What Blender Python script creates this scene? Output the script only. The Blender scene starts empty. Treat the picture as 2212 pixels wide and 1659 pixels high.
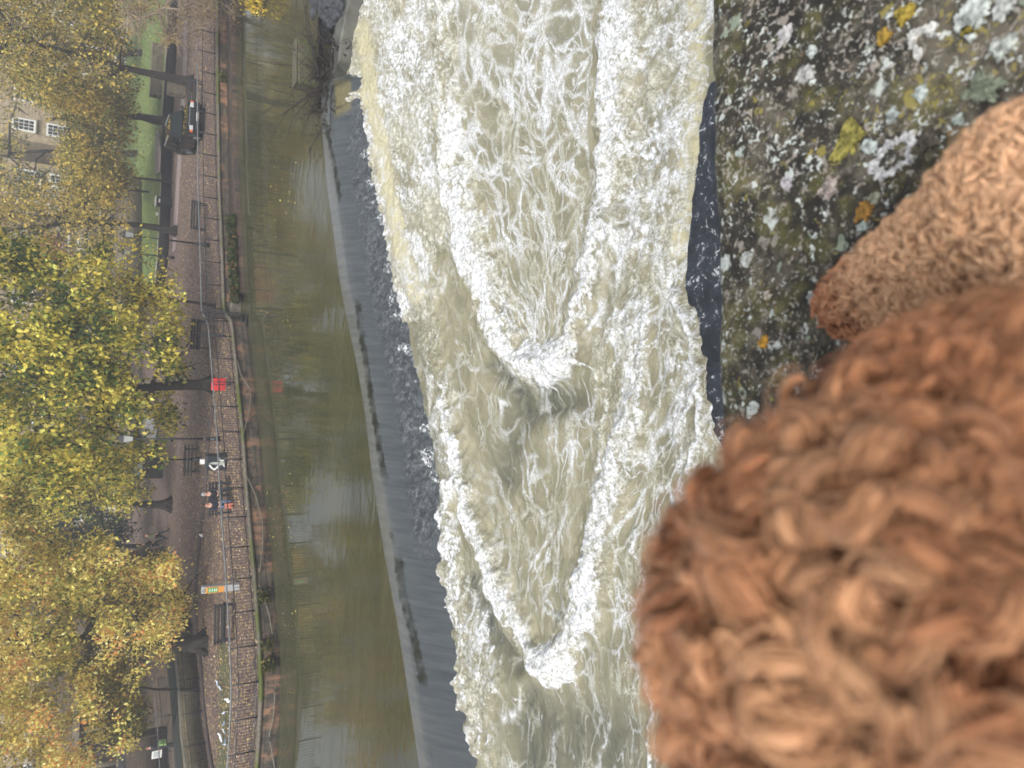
import bpy, bmesh, math, random
import numpy as np
from mathutils import Matrix, Vector, Euler
rng = np.random.default_rng(7); random.seed(7)
sc = bpy.context.scene; COL = sc.collection
# ---------------------------------------------------------------- camera
TH = math.radians(31.5); RO = math.radians(2.7); F = 1598.; H = 7.5      # F: focal length on a 2212 px wide picture
fwd = np.array([0, math.cos(TH), -math.sin(TH)]); upv = np.array([0, math.sin(TH), math.cos(TH)]); rtv = np.array([1., 0, 0])
ex = math.cos(RO)*(-upv) - math.sin(RO)*(-rtv); ey = math.sin(RO)*(-upv) + math.cos(RO)*(-rtv)
CAM = np.array([0, 0, H])
cd = bpy.data.cameras.new("Camera"); cam = bpy.data.objects.new("Camera", cd); COL.objects.link(cam); sc.camera = cam
cd.sensor_width = 36; cd.lens = 26; cd.clip_start = 0.02; cd.clip_end = 1000
cam.matrix_world = Matrix(((ex[0], -ey[0], -fwd[0], 0), (ex[1], -ey[1], -fwd[1], 0), (ex[2], -ey[2], -fwd[2], H), (0, 0, 0, 1)))
cd.dof.use_dof = True; cd.dof.focus_distance = 2.5; cd.dof.aperture_fstop = 7.2
# ---------------------------------------------------------------- world, sun, exposure
SUN_EL, SUN_AZ = math.radians(48), math.radians(200)
w = bpy.data.worlds.new("World"); sc.world = w; w.use_nodes = True
nt = w.node_tree; bg = nt.nodes['Background']
sky = nt.nodes.new('ShaderNodeTexSky'); sky.sky_type = 'NISHITA'; sky.sun_disc = False
sky.sun_elevation = SUN_EL; sky.sun_rotation = SUN_AZ; sky.air_density = 1.0; sky.dust_density = 4.0; sky.ozone_density = 1.0
hs = nt.nodes.new('ShaderNodeHueSaturation'); hs.inputs['Saturation'].default_value = 0.3
nt.links.new(sky.outputs[0], hs.inputs['Color']); nt.links.new(hs.outputs[0], bg.inputs['Color']); bg.inputs['Strength'].default_value = 0.15
sl = bpy.data.lights.new("sun", 'SUN'); sl.energy = 1.3; sl.angle = math.radians(14); sl.color = (1, .975, .94)
so = bpy.data.objects.new("sun", sl); COL.objects.link(so)
sd = Vector((math.sin(SUN_AZ)*math.cos(SUN_EL), math.cos(SUN_AZ)*math.cos(SUN_EL), math.sin(SUN_EL)))
so.rotation_euler = sd.to_track_quat('Z', 'Y').to_euler()
vs = sc.view_settings; vs.view_transform = 'Standard'; vs.look = 'None'; vs.exposure = 0.62; vs.gamma = 1; vs.use_curve_mapping = False
# ---------------------------------------------------------------- helpers
def ray(X, Y): return fwd + ex*(X-1106)/F + ey*(Y-829.5)/F
def onz(X, Y, z):                      # the point of height z that the ray meets
    r = ray(X, Y); return CAM + r*((z-H)/r[2])
def ony(X, Y, y):                      # the point at distance y across the river
    r = ray(X, Y); return CAM + r*(y/r[1])
def proj(P):
    q = P - CAM; z = q@fwd
    return 1106+F*(q@ex)/z, 829.5+F*(q@ey)/z
def tag(o, label=None, cat=None, group=None, kind=None):
    for k, v in (('label', label), ('category', cat), ('group', group), ('kind', kind)):
        if v: o[k] = v
    return o
def empty(name, loc=(0, 0, 0), rz=0, label=None, cat=None, group=None):
    o = bpy.data.objects.new(name, None); COL.objects.link(o); o.location = loc; o.rotation_euler = (0, 0, rz); o.empty_display_size = .2
    return tag(o, label, cat, group)
def copy_tree(o, parent=None):
    c = o.copy(); COL.objects.link(c); c.parent = parent
    for ch in list(o.children): copy_tree(ch, c)
    return c
def mk(name, V, Fc, mat, parent=None, smooth=False, attrs=None, world=False):
    V = np.asarray(V, float)
    if world and parent is not None:
        off = np.zeros(3); p = parent
        while p is not None: off += np.array(p.location); p = p.parent
        V = V - off
    me = bpy.data.meshes.new(name)
    if isinstance(Fc, np.ndarray):
        n, k = Fc.shape
        me.vertices.add(len(V)); me.vertices.foreach_set('co', V.astype(np.float32).ravel())
        me.loops.add(n*k); me.loops.foreach_set('vertex_index', Fc.astype(np.int32).ravel())
        me.polygons.add(n); me.polygons.foreach_set('loop_start', np.arange(0, n*k, k, dtype=np.int32))
        me.polygons.foreach_set('loop_total', np.full(n, k, dtype=np.int32))
        me.update(calc_edges=True)
    else:
        me.from_pydata([tuple(v) for v in V], [], Fc); me.update()
    if smooth: me.polygons.foreach_set('use_smooth', np.ones(len(me.polygons), bool))
    for k, a in (attrs or {}).items():
        a = np.asarray(a, float)
        if a.ndim == 2:
            at = me.color_attributes.new(k, 'FLOAT_COLOR', 'POINT')
            if a.shape[1] == 3: a = np.c_[a, np.ones(len(a))]
            at.data.foreach_set('color', a.astype(np.float32).ravel())
        else:
            at = me.attributes.new(k, 'FLOAT', 'POINT'); at.data.foreach_set('value', a.astype(np.float32))
    if mat: me.materials.append(mat)
    o = bpy.data.objects.new(name, me); COL.objects.link(o); o.parent = parent
    return o
class MB:
    def __init__(s): s.v = []; s.f = []
    def add(s, V, Fc):
        b = len(s.v); s.v += [tuple(map(float, v)) for v in V]; s.f += [tuple(b+i for i in f) for f in Fc]; return s
    def box(s, c, d, rz=0, taper=1, bev=0):
        hx, hy, hz = d[0]/2, d[1]/2, d[2]/2; V = []
        for z, t in ((-hz, 1), (hz, taper)):
            for x, y in ((-hx, -hy), (hx, -hy), (hx, hy), (-hx, hy)):
                x2, y2 = x*t, y*t; V.append((c[0]+x2*math.cos(rz)-y2*math.sin(rz), c[1]+x2*math.sin(rz)+y2*math.cos(rz), c[2]+z))
        return s.add(V, [(3, 2, 1, 0), (4, 5, 6, 7), (0, 1, 5, 4), (1, 2, 6, 5), (2, 3, 7, 6), (3, 0, 4, 7)])
    def bar(s, a, b, wd, th=None):        # square bar between two points
        a = np.array(a, float); b = np.array(b, float); th = th or wd; d = (b-a)/np.linalg.norm(b-a)
        u = np.cross(d, (0, 0, 1.)) if abs(d[2]) < .95 else np.array([1., 0, 0]); u /= np.linalg.norm(u); v = np.cross(u, d)
        V = [p+u*sx*wd/2+v*sy*th/2 for p in (a, b) for sx, sy in ((-1, -1), (1, -1), (1, 1), (-1, 1))]
        return s.add(V, [(3, 2, 1, 0), (4, 5, 6, 7), (0, 1, 5, 4), (1, 2, 6, 5), (2, 3, 7, 6), (3, 0, 4, 7)])
    def tube(s, P, R, n=8, cap=True):
        P = [np.array(p, float) for p in P]; m = len(P)
        if not hasattr(R, '__len__'): R = [R]*m
        V = []; u = None
        for i in range(m):
            d = P[min(i+1, m-1)]-P[max(i-1, 0)]; d = d/(np.linalg.norm(d)+1e-9)
            if u is None: u = np.cross(d, (0.1, .3, 1.)); u /= np.linalg.norm(u)
            u = u-d*(u@d); u /= (np.linalg.norm(u)+1e-9); v = np.cross(d, u)
            V += [P[i]+R[i]*(math.cos(a)*u+math.sin(a)*v) for a in np.arange(n)*2*math.pi/n]
        Fc = [(i*n+j, i*n+(j+1) % n, (i+1)*n+(j+1) % n, (i+1)*n+j) for i in range(m-1) for j in range(n)]
        if cap: Fc += [tuple(range(n-1, -1, -1)), tuple((m-1)*n+j for j in range(n))]
        return s.add(V, Fc)
    def cyl(s, a, b, r, r2=None, n=12): return s.tube([a, b], [r, r if r2 is None else r2], n)
    def ball(s, c, r, n=10, sc=(1, 1, 1)):
        V = [(c[0], c[1], c[2]-r*sc[2])]; m = max(4, n//2+1)
        for i in range(1, m):
            t = -math.pi/2+math.pi*i/m
            V += [(c[0]+r*sc[0]*math.cos(t)*math.cos(a), c[1]+r*sc[1]*math.cos(t)*math.sin(a), c[2]+r*sc[2]*math.sin(t)) for a in np.arange(n)*2*math.pi/n]
        V.append((c[0], c[1], c[2]+r*sc[2])); Fc = [(0, 1+(j+1) % n, 1+j) for j in range(n)]
        for i in range(m-2): Fc += [(1+i*n+j, 1+i*n+(j+1) % n, 1+(i+1)*n+(j+1) % n, 1+(i+1)*n+j) for j in range(n)]
        l = 1+(m-2)*n; Fc += [(l+j, l+(j+1) % n, len(V)-1) for j in range(n)]
        return s.add(V, Fc)
    def prism(s, poly, h0, h1, axis='z', taper=None):   # poly list of 2D points
        n = len(poly)
        def mp(p, h): return {'z': (p[0], p[1], h), 'y': (p[0], h, p[1]), 'x': (h, p[0], p[1])}[axis]
        V = [mp(p, h0) for p in poly]+[mp(p, h1) for p in (taper or poly)]
        return s.add(V, [tuple(range(n-1, -1, -1)), tuple(range(n, 2*n))]+[(i, (i+1) % n, n+(i+1) % n, n+i) for i in range(n)])
    def build(s, name, mat, parent=None, smooth=False, world=False, bevel=0):
        o = mk(name, s.v, s.f, mat, parent, smooth, world=world)
        bm = bmesh.new(); bm.from_mesh(o.data); bmesh.ops.recalc_face_normals(bm, faces=bm.faces[:]); bm.to_mesh(o.data); bm.free()
        if bevel:
            m = o.modifiers.new('bevel', 'BEVEL'); m.width = bevel; m.segments = 2; m.limit_method = 'ANGLE'
        return o
_n = {}
def vnoise(x, y, seed=0):                 # smooth 2-D value noise, -1..1
    if seed not in _n: _n[seed] = np.random.default_rng(seed+100).uniform(-1, 1, (256, 256))
    g = _n[seed]; xi = np.floor(x).astype(int); yi = np.floor(y).astype(int); fx = x-xi; fy = y-yi
    fx = fx*fx*fx*(fx*(fx*6-15)+10); fy = fy*fy*fy*(fy*(fy*6-15)+10)
    a = g[xi % 256, yi % 256]; b = g[(xi+1) % 256, yi % 256]; c = g[xi % 256, (yi+1) % 256]; d = g[(xi+1) % 256, (yi+1) % 256]
    return (a*(1-fx)+b*fx)*(1-fy)+(c*(1-fx)+d*fx)*fy
def fbm(x, y, o=4, seed=0):
    r = 0; a = 1; t = 0
    for i in range(o): r = r+a*vnoise(x*2**i+i*17.3, y*2**i+i*5.1, seed+i); t += a; a *= .5
    return r/t
def ridged(x, y, o=4, seed=0):
    r = 0; a = 1; t = 0
    for i in range(o): r = r+a*(1-np.abs(vnoise(x*2**i+i*11.3, y*2**i+i*3.7, seed+i))*2); t += a; a *= .55
    return r/t
def pline(X, Y, P):                       # distance to a polyline and 0..1 position along it
    best = np.full(X.shape, 1e9); tt = np.zeros(X.shape); n = len(P)-1
    for i in range(n):
        ax, ay = P[i]; bx, by = P[i+1]; dx, dy = bx-ax, by-ay
        t = np.clip(((X-ax)*dx+(Y-ay)*dy)/(dx*dx+dy*dy), 0, 1); d = np.hypot(X-ax-t*dx, Y-ay-t*dy)
        m = d < best; best = np.where(m, d, best); tt = np.where(m, (i+t)/n, tt)
    return best, tt
def sstep(a, b, x): t = np.clip((x-a)/(b-a), 0, 1); return t*t*(3-2*t)
def grid_faces(nu, nv):
    i = np.arange(nu-1)[:, None]; j = np.arange(nv-1)[None]; a = i*nv+j
    return np.stack([a, a+nv, a+nv+1, a+1], -1).reshape(-1, 4)
# ---------------------------------------------------------------- materials
def lin(c): return tuple(((v/255)/12.92 if v/255 <= .04045 else ((v/255+.055)/1.055)**2.4) for v in c)
class NM:
    def __init__(s, name):
        s.m = bpy.data.materials.new(name); s.m.use_nodes = True; s.t = s.m.node_tree; s.p = s.t.nodes['Principled BSDF']; s.out = s.t.nodes['Material Output']
        s.tc = s.n('ShaderNodeTexCoord'); s.co = s.tc.outputs['Object']
    def n(s, t, **k):
        x = s.t.nodes.new(t)
        for a, b in k.items(): setattr(x, a, b)
        return x
    def l(s, a, b): s.t.links.new(a, b)
    def set(s, x, key, v):
        if isinstance(v, bpy.types.NodeSocket): s.l(v, x.inputs[key])
        elif isinstance(v, (tuple, list)) and len(v) == 3 and x.inputs[key].type == 'RGBA': x.inputs[key].default_value = (*v, 1)
        else: x.inputs[key].default_value = v
    def map(s, scale=(1, 1, 1), rot=(0, 0, 0), src=None):
        m = s.n('ShaderNodeMapping'); s.l(src or s.co, m.inputs[0]); m.inputs['Scale'].default_value = scale; m.inputs['Rotation'].default_value = rot; return m.outputs[0]
    def noise(s, scale, detail=4, rough=.55, dist=0, vec=None):
        x = s.n('ShaderNodeTexNoise'); s.l(vec or s.co, x.inputs['Vector']); x.inputs['Scale'].default_value = scale; x.inputs['Detail'].default_value = detail
        x.inputs['Roughness'].default_value = rough; x.inputs['Distortion'].default_value = dist; return x.outputs['Fac']
    def warp(s, scale, amt, vec=None):
        x = s.n('ShaderNodeTexNoise'); s.l(vec or s.co, x.inputs['Vector']); x.inputs['Scale'].default_value = scale; x.inputs['Detail'].default_value = 3
        a = s.n('ShaderNodeVectorMath', operation='SUBTRACT'); s.l(x.outputs['Color'], a.inputs[0]); a.inputs[1].default_value = (.5, .5, .5)
        b = s.n('ShaderNodeVectorMath', operation='SCALE'); s.l(a.outputs[0], b.inputs[0]); b.inputs['Scale'].default_value = amt
        c = s.n('ShaderNodeVectorMath', operation='ADD'); s.l(b.outputs[0], c.inputs[0]); s.l(vec or s.co, c.inputs[1]); return c.outputs[0]
    def voro(s, scale, feat='F1', vec=None, out='Distance', rnd=1):
        x = s.n('ShaderNodeTexVoronoi', feature=feat); s.l(vec or s.co, x.inputs['Vector']); x.inputs['Scale'].default_value = scale; x.inputs['Randomness'].default_value = rnd; return x.outputs[out]
    def ramp(s, fac, stops, interp='LINEAR'):
        x = s.n('ShaderNodeValToRGB'); s.set(x, 'Fac', fac); r = x.color_ramp; r.interpolation = interp
        while len(r.elements) < len(stops): r.elements.new(.5)
        for e, (p, c) in zip(r.elements, stops):
            e.position = p; e.color = (*c, 1) if isinstance(c, tuple) else (c, c, c, 1)
        return x.outputs[0]
    def mix(s, f, a, b, mode='MIX'):
        x = s.n('ShaderNodeMix', data_type='RGBA', blend_type=mode); s.set(x, 0, f); s.set(x, 6, a); s.set(x, 7, b); return x.outputs[2]
    def math(s, op, a, b=0., c=None, clamp=False):
        x = s.n('ShaderNodeMath', operation=op, use_clamp=clamp); s.set(x, 0, a); s.set(x, 1, b)
        if c is not None: s.set(x, 2, c)
        return x.outputs[0]
    def mr(s, v, a, b, c=0., d=1., smooth=True):
        x = s.n('ShaderNodeMapRange', interpolation_type='SMOOTHSTEP' if smooth else 'LINEAR'); s.set(x, 0, v)
        for i, q in enumerate((a, b, c, d)): x.inputs[i+1].default_value = q
        return x.outputs[0]
    def attr(s, name, out='Fac'): x = s.n('ShaderNodeAttribute', attribute_name=name); return x.outputs[out]
    def bump(s, h, strength=.5, dist=.05, prev=None):
        x = s.n('ShaderNodeBump'); s.set(x, 'Height', h); x.inputs['Strength'].default_value = strength; x.inputs['Distance'].default_value = dist
        if prev: s.l(prev, x.inputs['Normal'])
        return x.outputs[0]
    def fin(s, color=None, rough=None, normal=None, metal=None, spec=None):
        if color is not None: s.set(s.p, 'Base Color', color)
        if rough is not None: s.set(s.p, 'Roughness', rough)
        if normal is not None: s.l(normal, s.p.inputs['Normal'])
        if metal is not None: s.p.inputs['Metallic'].default_value = metal
        if spec is not None: s.set(s.p, 'Specular IOR Level', spec)
        return s.m
def plain(name, rgb, rough=.6, var=.15, scale=20, metal=0, bump=.2):
    m = NM(name); c = lin(rgb); n = m.noise(scale, 5); f = m.ramp(n, [(.3, tuple(v*(1-var) for v in c)), (.7, tuple(min(1, v*(1+var)) for v in c))])
    return m.fin(f, rough, m.bump(n, bump, .01), metal)
def brick_mat(name, c1, c2, mortar, sx, sy, plane='xz', rough=.85, stain=.5, msize=.012):
    m = NM(name); s = m.n('ShaderNodeSeparateXYZ'); m.l(m.co, s.inputs[0]); cb = m.n('ShaderNodeCombineXYZ')
    m.l(s.outputs[0], cb.inputs[0]); m.l(s.outputs[2 if plane == 'xz' else 1], cb.inputs[1])
    b = m.n('ShaderNodeTexBrick'); m.l(m.warp(3, .03, cb.outputs[0]), b.inputs['Vector']); b.inputs['Scale'].default_value = 1
    b.inputs['Brick Width'].default_value = sx; b.inputs['Row Height'].default_value = sy; b.inputs['Mortar Size'].default_value = msize; b.inputs['Mortar Smooth'].default_value = .4
    m.set(b, 'Color1', lin(c1)); m.set(b, 'Color2', lin(c2)); m.set(b, 'Mortar', lin(mortar))
    n = m.noise(1.3, 6, .65); n2 = m.noise(14, 5)
    c = m.mix(m.ramp(n, [(.35, 0.), (.7, stain)]), b.outputs[0], m.mix(.8, b.outputs[0], lin((60, 55, 48)), 'MULTIPLY'))
    c = m.mix(m.ramp(n2, [(.35, .5), (.65, 0.)]), c, (.03, .03, .025))
    return m.fin(c, rough, m.bump(m.math('ADD', b.outputs['Fac'], m.math('MULTIPLY', n2, -.8)), .6, -.02))
M = {}
M['dark_metal'] = plain('dark_metal', (42, 44, 48), .5, .2)
M['rail_metal'] = plain('rail_metal', (118, 122, 124), .6, .2, 6)
M['dark_wood'] = plain('dark_wood', (48, 46, 46), .8, .3, 12)
M['black_wall'] = plain('black_wall', (38, 37, 38), .9, .35, 4)
M['coping'] = plain('coping', (150, 145, 130), .9, .25, 5)
M['white_paint'] = plain('white_paint', (225, 225, 220), .6, .06)
M['glass'] = plain('glass', (30, 36, 42), .08, .3, 3, bump=.05)
M['rubber'] = plain('rubber', (25, 25, 26), .85)
M['bark'] = (lambda m: m.fin(m.ramp(m.noise(3, 8, .7, 1, m.map((6, 6, .8))), [(.3, lin((24, 21, 20))), (.6, lin((56, 50, 44))), (.8, lin((74, 70, 56)))]), .95, m.bump(m.noise(3, 8, .7, 1, m.map((8, 8, 1))), .9, .05)))(NM('bark'))
M['twig'] = plain('twig', (92, 80, 70), .9, .3, 5)
M['pale_twig'] = plain('pale_twig', (150, 135, 118), .9, .3, 5)
M['ashlar'] = brick_mat('ashlar', (208, 190, 158), (192, 172, 140), (150, 134, 108), .75, .32)
M['grey_stone'] = brick_mat('grey_stone', (150, 138, 118), (128, 118, 102), (90, 82, 72), .5, .22)
M['brown_stone'] = brick_mat('brown_stone', (122, 104, 84), (100, 86, 72), (64, 56, 48), .62, .2)
M['wall_blocks'] = brick_mat('wall_blocks', (146, 134, 104), (126, 116, 92), (66, 60, 50), .42, .15)
M['bank_stone'] = brick_mat('bank_stone', (88, 76, 60), (64, 58, 48), (36, 34, 30), .7, .28, stain=1)
M['ledge_brick'] = brick_mat('ledge_brick', (118, 92, 68), (54, 46, 38), (32, 28, 25), .45, .16, 'xy', stain=1)
def leaf_mat(name, trans=.42, rough=.55):
    m = NM(name); c = m.attr('tint', 'Color'); m.fin(c, rough, spec=.25)
    tr = m.n('ShaderNodeBsdfTranslucent'); m.l(c, tr.inputs[0]); mx = m.n('ShaderNodeMixShader'); mx.inputs[0].default_value = trans
    m.l(m.p.outputs[0], mx.inputs[1]); m.l(tr.outputs[0], mx.inputs[2]); m.l(mx.outputs[0], m.out.inputs[0]); return m.m
M['leaf'] = leaf_mat('leaf'); M['dry_leaf'] = leaf_mat('dry_leaf', .05, .6)
# ---------------------------------------------------------------- levels and lines of the river
ZU, ZL = -.8, -1.8                     # water above and below the weir
HAZE = .0023
def worldline(pts, z): return np.array([onz(X, Y, z)[:2] for X, Y in pts])
bank_px = [(466, -620), (470, -260), (469, 0), (469, 170), (473, 409), (479, 553), (483, 673), (499, 692), (507, 771), (513, 834), (524, 943), (531, 1052), (543, 1188), (548, 1242), (558, 1378), (563, 1487), (559, 1569), (554, 1651), (540, 1800), (525, 2050)]
BANK = worldline(bank_px, 0)           # edge of the riverside path, right to left
crest_px = [(700, -620), (694, -250), (690, -40), (687, 60), (687, 118), (690, 180), (697, 300), (706, 400), (720, 500), (735, 620), (752, 700), (773, 800), (790, 900), (802, 1020), (815, 1100), (830, 1200), (850, 1300), (870, 1420), (885, 1520), (906, 1659), (935, 1850), (975, 2100)]
foot_px = [(760, -620), (770, -250), (775, -40), (785, 100), (790, 200), (806, 300), (822, 400), (842, 500), (862, 620), (880, 700), (900, 800), (925, 900), (945, 1020), (965, 1100), (975, 1200), (985, 1300), (1000, 1420), (1020, 1520), (1045, 1659), (1080, 1850), (1125, 2100)]
def resamp(P, n):
    P = np.asarray(P); d = np.r_[0, np.cumsum(np.hypot(*np.diff(P, axis=0).T))]; t = np.linspace(0, d[-1], n)
    Q = np.c_[np.interp(t, d, P[:, 0]), np.interp(t, d, P[:, 1])]
    return Q
def smooth_line(Q, k):
    w_ = np.hanning(k+2)[1:-1]; w_ /= w_.sum(); R = np.pad(Q, ((k//2, k//2), (0, 0)), 'edge')
    return np.c_[np.convolve(R[:, 0], w_, 'valid'), np.convolve(R[:, 1], w_, 'valid')][:len(Q)]
NT = 900
CW = smooth_line(resamp(worldline(crest_px, ZU), NT), 61); FW = smooth_line(resamp(worldline(foot_px, ZL), NT), 61)
# ---------------------------------------------------------------- water above the weir
far = np.c_[CW[:, 0]*3.2-4, np.full(NT, 64.)]
def water_upper():
    S = np.linspace(0, 1, 70)**1.5
    P = CW[:, None]*(1-S[None, :, None])+far[:, None]*S[None, :, None]
    V = np.c_[P.reshape(-1, 2), np.full(NT*70, ZU)]
    x, y = V[:, 0], V[:, 1]
    d = np.repeat(S[None], NT, 0).ravel()*35
    V[:, 2] += .012*fbm(x*.5, y*.9, 3, 3)*np.exp(-d/6)
    m = NM('upper_water')
    near = m.attr('near'); wv = m.map((.55, 1.5, 1)); ww = m.warp(.5, .9, wv)
    n1 = m.noise(1.3, 3, .5, .6, ww); n2 = m.noise(7, 3, .5, .3, wv)
    h = m.math('ADD', n1, m.math('MULTIPLY', n2, .12))
    h = m.math('MULTIPLY', h, m.math('ADD', m.math('MULTIPLY', near, 5.), .45))
    c = m.ramp(m.noise(.25, 4, .6, .5, ww), [(.3, lin((56, 57, 41))), (.7, lin((76, 75, 55)))])
    m.fin(c, .03, m.bump(h, .09, .05)); m.p.inputs['IOR'].default_value = 1.33
    o = mk('river_above_weir', V, grid_faces(NT, 70), m.m, smooth=True, attrs={'near': np.exp(-d/4)})
    tag(o, kind='structure', label='smooth olive river water above the weir'); return o
water_upper()
# ---------------------------------------------------------------- the weir: a sheet of water gliding over the sill
def weir():
    nf = 64; f = np.linspace(0, 1, nf); P = CW[:, None]*(1-f[None, :, None])+FW[:, None]*f[None, :, None]
    S = .05*(f/.3)**1.3*(f < .3)+(f >= .3)*(.05+.95*((np.maximum(f, .3)-.3)/.7)**1.12)
    z = ZU-(ZU-ZL+.12)*S-.035*np.exp(-((f-.33)/.035)**2)
    yk = proj(np.c_[CW, np.full(NT, ZU)])[1]; K = yk > 172; nk_ = int(K.sum()); P = P[K]
    V = np.c_[P.reshape(-1, 2), np.tile(z, nk_)]; ye_ = np.repeat(yk[K], nf); V[:, 2] -= .75*sstep(225, 168, ye_)*np.clip(np.tile(f, nk_)*2.5+.25, 0, 1); x, y = V[:, 0], V[:, 1]; ff = np.tile(f, nk_)
    X, Y = proj(V)
    slot = np.zeros(len(V))
    for L, wd in (([(700, 250), (716, 330), (738, 442)], 4.5), ([(770, 640), (786, 750), (800, 850), (818, 950), (834, 1055)], 6.5), ([(845, 1150), (851, 1176)], 4), ([(858, 1192), (872, 1290), (892, 1370), (918, 1490)], 9.5)):
        d, t = pline(X+1.5*vnoise(Y*.25, X*.05, 9)*2, Y, L); slot = np.maximum(slot, sstep(wd*1.15, wd*.75, d)*sstep(0, .06, t)*sstep(1.0001, .94, t)+0)
    slot *= np.clip(.75+.6*vnoise(Y*.06, X*.1, 5), 0, 1)
    roughz = sstep(.5, .66, ff+.04*fbm(x*2, y*2, 3, 6))*sstep(1260, 1120, Y)*sstep(150, 330, Y)
    roughz *= 1
    V[:, 2] += roughz*(.05*fbm(x*4, y*4, 3, 7)+.015*ridged(x*7, y*7, 2, 14))+.008*ridged(x*1.4+y*.4, y*.25, 2, 8)*(ff > .05)
    tan = sstep(255, 235, Y+.5*(X-740))*sstep(718, 726, X)*sstep(762, 755, X)*sstep(165, 180, Y)
    fl = np.clip(sstep(.62, .95, ff)*roughz*(fbm(x*2.2, y*2.2, 4, 12)*1.3+.12)*1.2, 0, 1)
    fl = np.maximum(fl, sstep(.5, .2, np.abs(ff-.9)*4)*.18*sstep(150, 260, Y)*sstep(1150, 1000, Y))
    fl = np.minimum(fl, .5)
    m = NM('weir_water'); wv = m.map((1, 1, 1)); sl_, ro_, tn_, fo_ = m.attr('slot'), m.attr('rough'), m.attr('tan'), m.attr('foam')
    n = m.noise(9, 6, .6, .4); st = m.noise(1.2, 5, .6, .2, m.map((7, .6, .6)))
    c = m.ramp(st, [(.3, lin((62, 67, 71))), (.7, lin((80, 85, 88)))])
    c = m.mix(m.attr('crest_sheen'), c, m.ramp(st, [(.3, lin((84, 87, 86))), (.7, lin((104, 105, 101)))]))  # paler crest band puts the sky's reflection into the base colour
    c = m.mix(sl_, c, m.ramp(n, [(.35, lin((26, 28, 20))), (.65, lin((44, 46, 34)))]))
    c = m.mix(m.math('MULTIPLY', ro_, .8), c, m.ramp(m.noise(5, 6, .6, 1.2, m.map((1, 1.6, 1))), [(.38, lin((50, 54, 58))), (.55, lin((80, 85, 89))), (.70, lin((128, 133, 137)))]))
    c = m.mix(m.math('MULTIPLY', tn_, .85), c, m.ramp(n, [(.3, lin((92, 88, 62))), (.7, lin((128, 120, 84)))]))
    fm = m.mr(m.math('ADD', m.math('MULTIPLY', fo_, .55), m.math('MULTIPLY', m.noise(9, 9, .78, .8), 1.3)), .90, 1.06)
    c = m.mix(fm, c, (.82, .84, .85))
    h = m.math('ADD', m.math('MULTIPLY', m.noise(13, 6, .65, 1), m.math('ADD', m.math('MULTIPLY', ro_, 1.5), .05)), m.math('MULTIPLY', m.noise(1.1, 4, .6, .3, m.map((9, .7, .7), (0, 0, .5))), .25))
    m.fin(c, m.math('ADD', m.math('MULTIPLY', sl_, .35), .07), m.bump(h, .5, .05)); m.p.inputs['IOR'].default_value = 1.33
    o = mk('weir', V, grid_faces(nk_, nf), m.m, smooth=True, attrs={'slot': slot, 'rough': roughz, 'tan': tan, 'foam': fl, 'crest_sheen': sstep(.36, .2, ff)*.8+.2*sstep(.62, .3, ff)})
    tag(o, label='long weir of grey stone steps under a smooth glassy sheet of sliding water', cat='weir'); return o
weir()
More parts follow.
